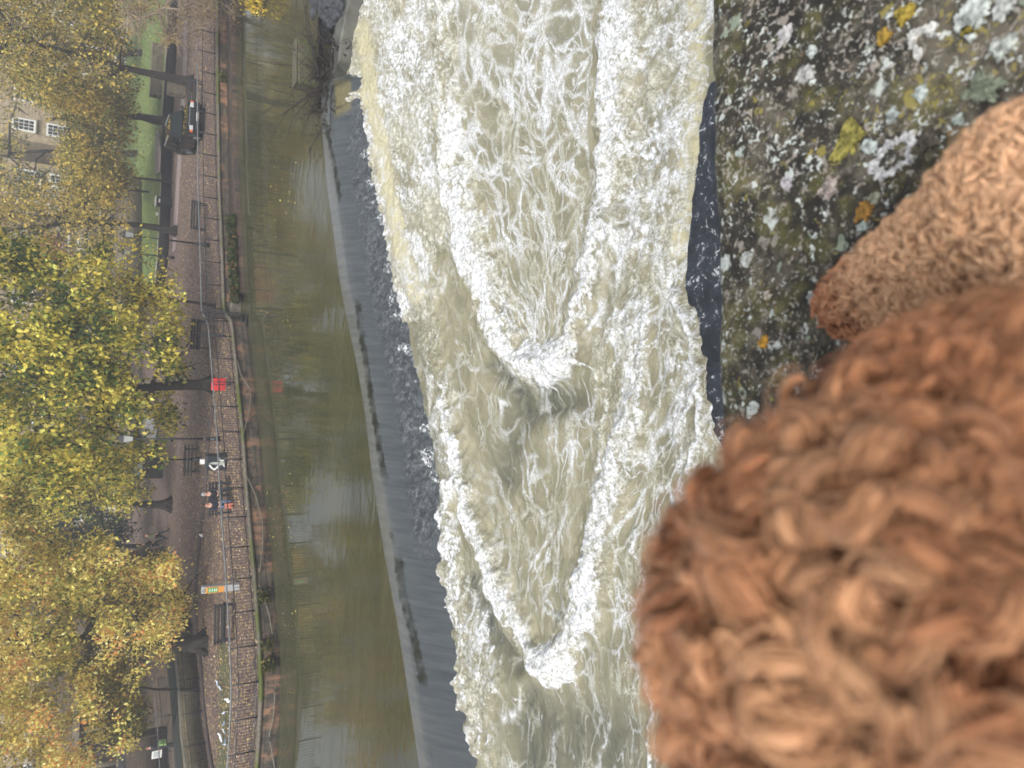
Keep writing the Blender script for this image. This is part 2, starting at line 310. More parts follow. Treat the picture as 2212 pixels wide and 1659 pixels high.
# ---------------------------------------------------------------- foaming water below the weir
def inpoly(X, Y, P):
    r = np.zeros(X.shape, bool); j = len(P)-1
    for i in range(len(P)):
        xi, yi = P[i]; xj, yj = P[j]
        if yi != yj: r ^= ((yi > Y) != (yj > Y)) & (X < (xj-xi)*(Y-yi)/(yj-yi)+xi)
        j = i
    return r
def water_lower():
    sp = .028; gx = np.arange(-15., 17., sp); gy = np.arange(8.2, 30.5, sp)
    x, y = [a.ravel() for a in np.meshgrid(gx, gy, indexing='ij')]
    V = np.c_[x, y, np.full(len(x), ZL)]
    X0, Y0 = proj(V); nx1 = fbm(x*.9, y*.9, 3, 20); nx2 = fbm(x*3.2, y*3.2, 3, 25); nx3 = fbm(x*.9, y*.9, 3, 30); nx4 = fbm(x*3.2, y*3.2, 3, 35)
    X = X0+15*nx1+13*nx2; Y = Y0+15*nx3+13*nx4
    Xs = X0+10*nx1+4*nx2; Ys = Y0+10*nx3+4*nx4
    foam = np.zeros(len(x)); hz = np.zeros(len(x))
    def region(P, a, so=6, si=14, h=0.):
        nonlocal foam, hz
        bx0, bx1 = min(p[0] for p in P)-60, max(p[0] for p in P)+60; k = np.where((X > bx0) & (X < bx1))[0]
        d, _ = pline(X[k], Y[k], P+[P[0]]); ins = inpoly(X[k], Y[k], P); sd = np.where(ins, d, -d)
        foam[k] = np.maximum(foam[k], a*sstep(-so, si, sd))
        if h: hz[k] += h*sstep(-10, 34, sd)
    def line(L, s0, s1, a, h=0.):
        nonlocal foam, hz
        d, t = pline(X, Y, L); g = np.exp(-(d/(s0+(s1-s0)*t))**2); foam = np.maximum(foam, a*g)
        if h: hz = hz+h*g
    region([(700, -420), (700, 700), (928, 700), (940, 620), (955, 540), (1000, 570), (1000, 420), (965, 300), (950, 100), (940, -420)], .70, 4, 10, .05)
    region([(925, -420), (930, 100), (940, 300), (955, 480), (1000, 615), (1060, 750), (1130, 842), (1185, 800), (1155, 740), (1078, 560), (1016, 350), (985, 150), (962, -420)], .98, 12, 34, .17)
    region([(1400, -420), (1390, 100), (1370, 350), (1345, 500), (1314, 620), (1292, 710), (1264, 790), (1222, 834), (1180, 800), (1222, 700), (1252, 600), (1283, 450), (1290, 300), (1290, 100), (1310, -420)], .96, 12, 34, .15)
    region([(1118, 770), (1146, 838), (1185, 840), (1240, 828), (1268, 780), (1236, 735), (1150, 735)], 1.1, 5, 12, .12)
    region([(1290, -420), (1290, 450), (1330, 560), (1345, 630), (1410, 650), (1462, 625), (1467, 560), (1492, 400), (1508, 280), (1512, -420)], .62, 6, 16, .05)
    region([(1405, 610), (1461, 640), (1493, 690), (1531, 830), (1534, 960), (1500, 1060), (1455, 1110), (1440, 900), (1425, 760)], .62, 6, 30, .04)
    region([(880, 600), (900, 800), (930, 950), (965, 1080), (990, 1050), (960, 900), (945, 760), (945, 600)], .56, 8, 12)
    line([(1461, 635), (1491, 690), (1518, 780), (1528, 860), (1528, 950), (1505, 1020)], 14, 14, .98, .1)
    region([(931, 620), (929, 760), (945, 900), (975, 1010), (1003, 1150), (1050, 1300), (1120, 1410), (1172, 1486), (1205, 1440), (1165, 1390), (1135, 1325), (1090, 1200), (1034, 1040), (992, 880), (962, 760), (952, 620)], .95, 9, 24, .15)
    region([(1413, 640), (1393, 850), (1378, 1000), (1311, 960), (1303, 860), (1266, 790), (1330, 620)], .62, 8, 20, .04)
    region([(1391, 850), (1377, 1000), (1353, 1150), (1323, 1280), (1293, 1370), (1221, 1458), (1183, 1410), (1211, 1320), (1250, 1200), (1280, 1080), (1322, 960), (1350, 850)], .94, 9, 30, .15)
    region([(1145, 1390), (1150, 1460), (1185, 1488), (1240, 1462), (1262, 1410), (1210, 1370)], 1.1, 5, 12, .1)
    line([(1262, 785), (1300, 840), (1311, 920), (1298, 1010)], 6, 9, .85, .03); line([(1405, 640), (1392, 760), (1388, 850), (1376, 1000)], 12, 14, .9, .06)
    line([(715, 150), (735, 185), (775, 215)], 11, 9, .9, .22); line([(715, 60), (712, 150)], 10, 14, .9, .1)
    line([(990, 1040), (950, 1125), (945, 1250), (965, 1400), (995, 1550), (1025, 1659), (1050, 1800)], 17, 22, 1., .12)
    region([(970, 1060), (941, 1150), (945, 1280), (965, 1420), (1015, 1659), (1085, 1659), (1050, 1560), (1100, 1480), (1070, 1380), (1010, 1200)], .64, 6, 22, .05)
    line([(1370, 1150), (1400, 1250), (1418, 1400), (1405, 1500), (1400, 1620), (1405, 1720)], 7, 8, .85, .03)
    region([(1380, 1150), (1420, 1350), (1415, 1500), (1410, 1720), (1600, 1720), (1600, 1100)], .58, 10, 30, .02)
    line([(1190, 1500), (1195, 1580), (1185, 1720)], 4, 6, .5); line([(1000, 1480), (1060, 1590), (1100, 1720)], 8, 12, .6)
    line([(1160, 1000), (1110, 1100), (1080, 1200)], 4, 5, .45); line([(1230, 850), (1200, 960), (1150, 1080)], 5, 4, .5)
    # veins of foam: how dense they are
    in1 = inpoly(Xs, Ys, [(940, -420), (985, 350), (1080, 650), (1185, 800), (1260, 600), (1290, -420)])
    net = np.full(len(x), .21); net = np.where(in1, .62+.38*sstep(600, 100, Y0), net)
    net = np.where(X0 > 1330, .62, net); net = np.where(Y0 > 1500, .18, net)
    d2 = pline(X0, Y0, [(1300, 860), (1230, 960), (1180, 1080), (1150, 1250)])[0]; net += .3*np.exp(-(d2/40)**2)*(Y0 > 820)
    net *= 1-.6*np.exp(-((X0-1110)/60)**2-((Y0-930)/70)**2)
    milk = .18*in1*sstep(450, 0, Y0)+.12*np.clip(foam*1.2, 0, 1)
    yel = np.zeros(len(x)); dy_, _ = pline(X0, Y0, [(787, 60), (806, 200), (826, 300), (848, 420), (872, 540), (905, 640)]); yel = sstep(24, 8, dy_+5*nx2)
    yel = np.maximum(yel, .9*sstep(26, 8, pline(X0, Y0, [(1512, -420), (1503, 260), (1480, 430), (1468, 540)])[0]+8*nx2))
    foam *= 1-.55*yel
    dark = 1.2*np.exp(-((X0-1195)/70)**2-((Y0-862)/34)**2)+.8*np.exp(-(pline(X0, Y0, [(1160, 860), (1110, 930), (1090, 1030)])[0]/34)**2)  # darker water, with the shade of the wave hollows put into its colour
    dark += sstep(1420, 1560, Y0-.2*np.abs(X0-1200)+25*nx1)*sstep(1040, 1160, X0+30*nx3)*sstep(1420, 1300, X0+30*nx1)*.8
    dark += .95*np.exp(-(pline(X0, Y0, [(1022, 1250), (1050, 1350), (1110, 1440)])[0]/22)**2)+.6*np.exp(-(pline(X0, Y0, [(1140, 1500), (1130, 1659)])[0]/22)**2)
    dark += .85*np.exp(-(pline(X0, Y0, [(1060, 780), (1110, 840)])[0]/16)**2)
    lft = sstep(940, 915, X0-.10*(Y0-700))*sstep(560, 700, Y0)*sstep(1180, 1100, Y0); dark += lft*.3
    dark = np.clip(dark, 0, 1); net = np.clip(net*(1-.35*dark)*(1-.3*lft), 0, 1.1)
    # coordinates that follow the current, so that streaks run along the arms of the waves
    def interp(P): P = np.array(P, float); return np.interp(Ys, P[:, 1], P[:, 0])
    a1, b1 = interp([(915, -420), (935, 150), (985, 350), (1075, 600), (1185, 815)]), interp([(1340, -420), (1318, 150), (1300, 450), (1262, 650), (1188, 815)])
    a2, b2 = interp([(700, -420), (820, 100), (900, 450), (940, 650), (960, 900), (1010, 1080), (1070, 1280), (1160, 1450), (1120, 1750)]), interp([(1600, -420), (1440, 500), (1400, 700), (1370, 1000), (1310, 1250), (1220, 1450), (1280, 1750)])
    t1, t2 = (Xs-a1)/np.maximum(b1-a1, 60), (Xs-(a2+b2)/2)/np.maximum(b2-a2, 300)
    u = Ys*.0135; v = np.where(in1, t1*3.6+20, t2*5.0)
    amp = .025+.085*np.clip(foam, 0, 1)
    V[:, 2] += hz*1.7+amp*fbm(x*1.7, y*2.0, 3, 40)+(.010+.075*np.clip(foam, 0, 1))*fbm(x*5.5, y*5.5, 4, 45)-.2*dark*sstep(980, 1050, X0)
    V[:, 2] += .022*np.clip(foam, 0, 1)*np.maximum(0, ridged(x*8, y*8, 2, 50))
    fX = np.interp(Y0, [q[1] for q in foot_px], [q[0] for q in foot_px]); V[:, 2] -= .04*sstep(26, 2, X0-fX)*sstep(560, 640, Y0)*sstep(1080, 1040, Y0)
    m = NM('foam_water'); fo, ne, ye, da, mi = m.attr('foam'), m.attr('net'), m.attr('yel'), m.attr('dark'), m.attr('milk'); fl = m.attr('flow', 'Vector')
    g = m.map((.36, 1., 1.), src=fl); w1 = m.warp(.9, .55, g); w2 = m.warp(3.2, .16, w1); ob_ = m.co
    fine = m.noise(9, 8, .66, .6); fine2 = m.noise(24, 4, .6, .4); mid = m.noise(2.6, 6, .6, .5, w1); big = m.noise(.7, 4, .6, .3)
    def vein(scale, vec, w, a, det=4):
        n = m.noise(scale, det, .58, .4, vec); r = m.math('ABSOLUTE', m.math('SUBTRACT', n, .5)); r = m.math('ADD', r, m.math('MULTIPLY', m.math('SUBTRACT', fine, .5), w*1.4))
        return m.math('MULTIPLY', m.mr(r, 0, w, 1, 0), a)
    e1 = m.voro(1.15, 'DISTANCE_TO_EDGE', w2); cells = m.mr(m.math('ADD', e1, m.math('MULTIPLY', m.math('SUBTRACT', fine, .5), .12)), .015, .075, 1, 0)
    cells2 = m.mr(m.math('ADD', m.voro(2.3, 'DISTANCE_TO_EDGE', m.warp(2.2, .2, w2)), m.math('MULTIPLY', m.math('SUBTRACT', fine, .5), .14)), .01, .09, .8, 0)
    gate = m.mr(m.math('ADD', mid, m.math('MULTIPLY', ne, .40)), .52, .74); gate2 = m.mr(m.math('ADD', m.noise(1.3, 4, .6, .4, w1), m.math('MULTIPLY', ne, .36)), .5, .72)
    v1, v2, v3 = vein(.75, w1, .022, 1., 3), vein(1.7, w2, .026, 1., 3), vein(4.5, w2, .03, .3, 3)
    lace = m.math('MAXIMUM', m.math('MULTIPLY', m.math('MAXIMUM', cells, v2), gate), m.math('MAXIMUM', m.math('MULTIPLY', m.math('MAXIMUM', v1, cells2), gate2), m.math('MULTIPLY', v3, m.math('MULTIPLY', gate, ne))))
    clump = m.math('ADD', m.math('MULTIPLY', m.math('SUBTRACT', fine, .5), 1.5), m.math('ADD', m.math('MULTIPLY', m.math('SUBTRACT', m.noise(2.4, 7, .7, .6, w1), .5), 1.5), m.math('MULTIPLY', m.math('SUBTRACT', m.noise(6, 5, .65, .8, w2), .5), 1.3)))
    solid = m.mr(m.math('ADD', fo, clump), .50, .92)
    speck = m.math('MULTIPLY', m.mr(fine2, .54, .68), m.math('ADD', m.math('MULTIPLY', mi, .5), .03))
    tot = m.math('ADD', m.math('MAXIMUM', solid, m.math('MULTIPLY', lace, .92)), m.math('ADD', speck, m.math('MULTIPLY', mi, .38)), clamp=True)
    base = m.ramp(m.noise(1.8, 8, .7, .6, w1), [(.28, lin((110, 108, 88))), (.5, lin((140, 136, 112))), (.72, lin((172, 166, 142)))])
    base = m.mix(da, base, m.ramp(m.noise(3.5, 6, .6, 1, w1), [(.3, lin((72, 76, 70))), (.7, lin((120, 118, 98)))]))
    base = m.mix(ye, base, m.ramp(m.noise(8, 7, .7, .6), [(.3, lin((170, 163, 126))), (.7, lin((204, 198, 166)))]))
    white = m.ramp(m.math('MULTIPLY', m.math('ADD', fine, fine2), .5), [(.40, lin((150, 150, 142))), (.48, lin((198, 199, 196))), (.56, lin((232, 236, 242)))])
    creamy = m.math('MULTIPLY', m.mr(m.noise(1.6, 5, .6, .5, w1), .42, .6), m.mr(fo, 1.0, .7, .12, .9))
    white = m.mix(creamy, white, m.mix(.85, white, lin((206, 200, 172)), 'MULTIPLY'))
    col = m.mix(tot, base, white)
    h = m.math('ADD', m.math('MULTIPLY', m.math('ADD', fine, m.math('MULTIPLY', fine2, .4)), m.math('ADD', m.math('MULTIPLY', tot, 1.), .12)), m.math('MULTIPLY', tot, .5))
    m.fin(col, m.math('ADD', m.math('MULTIPLY', tot, .45), .25), m.bump(h, .38, .05)); m.p.inputs['IOR'].default_value = 1.33
    o = mk('river_below_weir', V, grid_faces(len(gx), len(gy)), m.m, smooth=True, attrs={'foam': np.clip(foam, 0, 1.2), 'net': net, 'yel': yel, 'dark': dark, 'milk': milk, 'flow': np.c_[u, v, 0*u]})
    tag(o, kind='structure', label='white foaming water with two V-shaped standing waves below the weir')
    # the rest of the basin, out to the near wall and past both sides, on a coarser mesh of the same water
    cx = np.arange(-60., 60., .16); cy = np.arange(.2, 34., .16); X2, Y2 = [a_.ravel() for a_ in np.meshgrid(cx, cy, indexing='ij')]
    ins = (X2 > gx[0]+.1) & (X2 < gx[-1]-.1) & (Y2 > gy[0]+.1) & (Y2 < gy[-1]-.1); f2 = np.clip(.5+.45*fbm(X2*.25, Y2*.5, 3, 91), 0, 1)
    Z2 = ZL+.02+(.03+.06*f2)*fbm(X2*1.2, Y2*1.5, 3, 40)-.9*ins
    o2 = mk('river_near_wall', np.c_[X2, Y2, Z2], grid_faces(len(cx), len(cy)), m.m, smooth=True, attrs={'foam': f2, 'net': .5+0*f2, 'yel': 0*f2, 'dark': .35*(1-f2), 'milk': .1+0*f2, 'flow': np.c_[-X2*1.5, Y2*1.2, 0*X2]})
    tag(o2, kind='structure', label='foam-streaked water of the basin at the foot of the near wall'); return o
water_lower()
ob = MB(); ob.box((0, 11, ZL-.45), (120, 60, .2)).build('riverbed', plain('riverbed', (96, 92, 72), .6)); tag(bpy.data.objects['riverbed'], kind='structure')
# ---------------------------------------------------------------- near wall: lichen-covered stone parapet
ZP = H-.62
e0, e1 = onz(1515, 0, ZP)[:2], onz(1536, 1000, ZP)[:2]; ed = (e1-e0)/np.linalg.norm(e1-e0); en = np.array([-ed[1], ed[0]])
if en[1] > 0: en = -en
def PP(s, t, z): p = e0+ed*s+en*t; return (p[0], p[1], z)        # s along the edge (to the left), t back from the edge
def parapet():
    root = empty('stone_parapet', PP(.5, .3, 5.9), label='dark weathered stone parapet spotted with white and yellow lichen, under the dog', cat='parapet')
    ns, nt = 900, 330; s = np.linspace(-.55, 1.75, ns); t = np.linspace(0, .62, nt)
    S, T = [a.ravel() for a in np.meshgrid(s, t, indexing='ij')]
    z = np.full(len(S), ZP)+.0022*fbm(S*40, T*40, 4, 60)+.004*fbm(S*6, T*6, 2, 66)-.02*np.exp(-(T/.012)**1.2)
    z -= .006*np.exp(-(np.abs(S+.02-.45*T+.006*fbm(S*20, T*20, 2, 3))/.004)**2)      # mortar joints across the coping
    z -= .008*np.exp(-(np.abs(S-1.05)/.005)**2)
    P = e0[None]+ed[None]*S[:, None]+en[None]*(T+.0035*fbm(S*30, T*0, 3, 70)*np.exp(-T/.03))[:, None]
    V = np.c_[P, z]
    m = NM('parapet_stone'); co = m.co
    b1 = m.noise(9, 7, .65, .3); b2 = m.noise(60, 6, .7)
    c = m.ramp(m.math('ADD', m.math('MULTIPLY', b1, .5), m.math('MULTIPLY', b2, .5)), [(.41, lin((28, 26, 23))), (.5, lin((48, 45, 38))), (.60, lin((94, 88, 76)))])
    c = m.mix(m.mr(m.noise(22, 4, .6), .5, .66, 0, .6), c, m.ramp(b2, [(.35, lin((66, 64, 34))), (.65, lin((100, 96, 50)))]))
    def spots(scale, size, cols, dens, sc2=(1, 1, 1), wamt=.035):
        nonlocal c
        vec = m.warp(110, wamt*.6, m.warp(40, wamt*.5, m.map(sc2))); d = m.voro(scale, 'F1', vec); rc = m.voro(scale, 'F1', vec, 'Color')
        sp = m.n('ShaderNodeSeparateColor'); m.l(rc, sp.inputs[0])
        keep = m.mr(sp.outputs[0], 1-dens, 1-dens+.02); sz = m.math('MULTIPLY', sp.outputs[1], size)
        k = m.math('MULTIPLY', keep, m.mr(m.math('SUBTRACT', d, sz), -.05, .06, 1, 0)); k = m.math('MULTIPLY', k, m.mr(b2, .3, .5, .3, 1))
        cc = m.ramp(sp.outputs[2], cols, 'CONSTANT'); c = m.mix(k, c, m.mix(.35, cc, m.ramp(b2, [(.3, .25), (.7, .8)]), 'MULTIPLY')); return k
    wh, gy, ye, og, gn = lin((190, 196, 190)), lin((138, 132, 122)), lin((136, 126, 66)), lin((136, 108, 62)), lin((136, 146, 128))
    sk = m.noise(150, 5, .62, .8); mk_ = m.noise(14, 4, .6, .5); k0 = m.mr(m.math('ADD', sk, m.math('MULTIPLY', mk_, .35)), .74, .80)
    c = m.mix(k0, c, m.mix(m.mr(m.noise(40, 2), .5, .6), gy, wh)); k00 = m.mr(m.math('ADD', m.noise(90, 5, .65, 1), m.math('MULTIPLY', m.noise(9, 3, .6, .5), .5)), .90, .95); c = m.mix(m.math('MULTIPLY', k00, .8), c, ye)
    k1 = spots(150, .44, [(0, gy), (.45, wh), (.8, gn), (.9, ye)], .36)
    k2 = spots(62, .40, [(0, wh), (.45, gy), (.72, ye), (.84, gn), (.95, og)], .42)
    k3 = spots(30, .34, [(0, wh), (.5, gn), (.7, ye), (.8, og), (.9, gy)], .30)
    n = m.bump(m.math('ADD', b2, m.math('MULTIPLY', k2, .5)), .8, .002)
    m.fin(c, .92, n)
    cop = mk('coping_top', V, grid_faces(ns, nt)[:, ::-1], m.m, root, smooth=True, world=True)
    M['parapet'] = m.m
    b = MB(); A = [PP(-14, .004, 0), PP(-.549, .004, 0), PP(-.549, .6, 0), PP(-14, .6, 0)]; B = [PP(1.749, .004, 0), PP(14, .004, 0), PP(14, .6, 0), PP(1.749, .6, 0)]; Cc = [PP(-.549, .006, 0), PP(1.749, .006, 0), PP(1.749, .615, 0), PP(-.549, .615, 0)]
    for Q, top in ((A, ZP-.002), (B, ZP-.002), (Cc, ZP-.026)): b.prism([q[:2] for q in Q], ZP-.16, top)
    b.build('coping', M['parapet'], root, world=True)
    b = MB(); b.prism([PP(-14, .06, 0)[:2], PP(14, .06, 0)[:2], PP(14, .5, 0)[:2], PP(-14, .5, 0)[:2]], ZL-1, ZP-.163); b.build('wall', M['bank_stone'], root, world=True)
    # big lichens, thin raised crusts on the coping
    L = MB(); lich = []
    spec = [(1836, 303, 36, (156, 148, 76), 0), (1935, 336, 40, (214, 214, 214), 1), (1868, 460, 22, (160, 120, 58), 0), (1990, 88, 26, (216, 216, 210), 2), (2100, 40, 34, (205, 212, 206), 0), (2168, 18, 20, (200, 204, 198), 0),
            (1878, 316, 16, (190, 200, 196), 0), (1890, 430, 12, (160, 160, 140), 0), (1865, 487, 13, (176, 188, 180), 0), (2120, 190, 30, (128, 136, 116), 0), (2005, 305, 20, (98, 90, 80), 0), (1910, 80, 14, (170, 140, 60), 0), (1953, 33, 18, (176, 154, 64), 0), (2095, 65, 14, (164, 150, 60), 0),
            (1790, 410, 20, (176, 164, 156), 0), (1695, 80, 18, (190, 188, 186), 0), (1755, 110, 12, (200, 208, 204), 0), (1700, 395, 12, (200, 196, 200), 0), (1650, 1000-260, 12, (196, 150, 60), 0), (1740, 160, 18, (196, 196, 192), 0), (1990, 200, 14, (190, 200, 196), 0), (2070, 260, 12, (186, 198, 190), 0), (2165, 105, 22, (190, 196, 188), 0), (1930, 250, 14, (180, 190, 186), 0), (1660, 640, 10, (200, 190, 176), 0), (2130, 285, 10, (180, 192, 184), 0), (1610, 560, 14, (196, 200, 194), 0), (1600, 330, 12, (176, 186, 180), 0), (1575, 220, 10, (200, 206, 200), 0)]
    for (X, Y, r, col, kind) in spec:
        c0 = onz(X, Y, ZP); rr = r/F*np.linalg.norm(c0-CAM)*.92; n = 72; ph = rng.uniform(0, 99)
        rings = [.0, .3, .5, .72, .9, 1.0, 1.06]; b0 = len(L.v); tcol = []
        for q in rings:
            for k in range(n):
                a = k/n*2*math.pi; rad = rr*q*(1+.55*fbm(np.array([math.cos(a)*1.6+ph]), np.array([math.sin(a)*1.6]), 5, 80)[0]*(.4+q)+.10*q*rng.normal())
                p = c0+np.array([math.cos(a)*rad, math.sin(a)*rad*1.0, 0]); hgt = .0012 if .3 < q < 1.0 else (.0024 if q <= .3 else .0002)
                if kind == 1 and q < .6: hgt = -.004+.0062*max(0, vnoise(np.array([k*.9]), np.array([q*9.]), 4)[0])
                if kind == 2 and (q < .5 or 3.3 < a < 4.6): hgt = -.006
                L.v.append((p[0], p[1], ZP+.0012+hgt+(-.006 if q > 1.03 else 0)))
                j = 1+.22*vnoise(np.array([p[0]*260]), np.array([p[1]*260]), 81)[0]; tcol.append([min(1, v*j*(.72 if q < .45 and kind == 0 else 1)) for v in lin(col)])
        for i in range(len(rings)-1):
            for k in range(n): L.f.append((b0+i*n+k, b0+i*n+(k+1) % n, b0+(i+1)*n+(k+1) % n, b0+(i+1)*n+k))
        lich.append((L, tcol)); L = MB()
    lm = NM('lichen'); cc = lm.mix(.9, lm.attr('tint', 'Color'), lm.ramp(lm.noise(190, 7, .75), [(.38, .12), (.58, .9)]), 'MULTIPLY'); lm.fin(cc, .95, lm.bump(lm.noise(200, 4), .6, .002))
    for L, tv in lich: mk('lichen', L.v, L.f, lm.m, root, attrs={'tint': np.array(tv)}, world=True)
    return root
parapet()
pv = MB(); pv.box((0, -8.6, 5.4), (60, 17.2, 1.0)); o = pv.build('pavement', plain('paving', (120, 116, 110), .85, .2, 4)); tag(o, kind='structure')
# ledge of wet stone at the foot of the near wall
A = [onz(X, Y, ZL+.05)[:2] for X, Y in ((1530, 180), (1516, 240), (1509, 300), (1499, 400), (1489, 500), (1478, 590), (1474, 630), (1490, 700), (1506, 760), (1518, 830), (1535, 930), (1560, 970))]+[np.array([.5, 6.6]), np.array([2., 5.9]), np.array([4.2, 6.2]), np.array([5.6, 7.4])]
A = [tuple(q) for q in resamp(np.array(A+[A[0]]), 160)[:-1]+np.c_[.05*fbm(np.arange(159)*.37, np.zeros(159), 3, 61), .07*fbm(np.arange(159)*.41, np.ones(159), 3, 62)]]
lb = MB(); lb.prism([tuple(a) for a in A], ZL-.4, ZL+.03)
lq = NM('wet_ledge'); n1 = lq.noise(2.2, 7, .7, .6); n2 = lq.noise(9, 7, .72, .8); lc = lq.ramp(n1, [(.35, lin((26, 31, 38))), (.65, lin((52, 58, 68)))])
lc = lq.mix(lq.mr(lq.math('ADD', n2, lq.math('MULTIPLY', n1, .6)), .88, .98), lc, (.55, .58, .6)); lm = lq.fin(lc, .3, lq.bump(lq.math('ADD', n1, n2), .8, .04))
o = lb.build('stone_ledge', lm); tag(o, 'dark wet stone ledge at the foot of the near wall beside the foam', 'ledge')
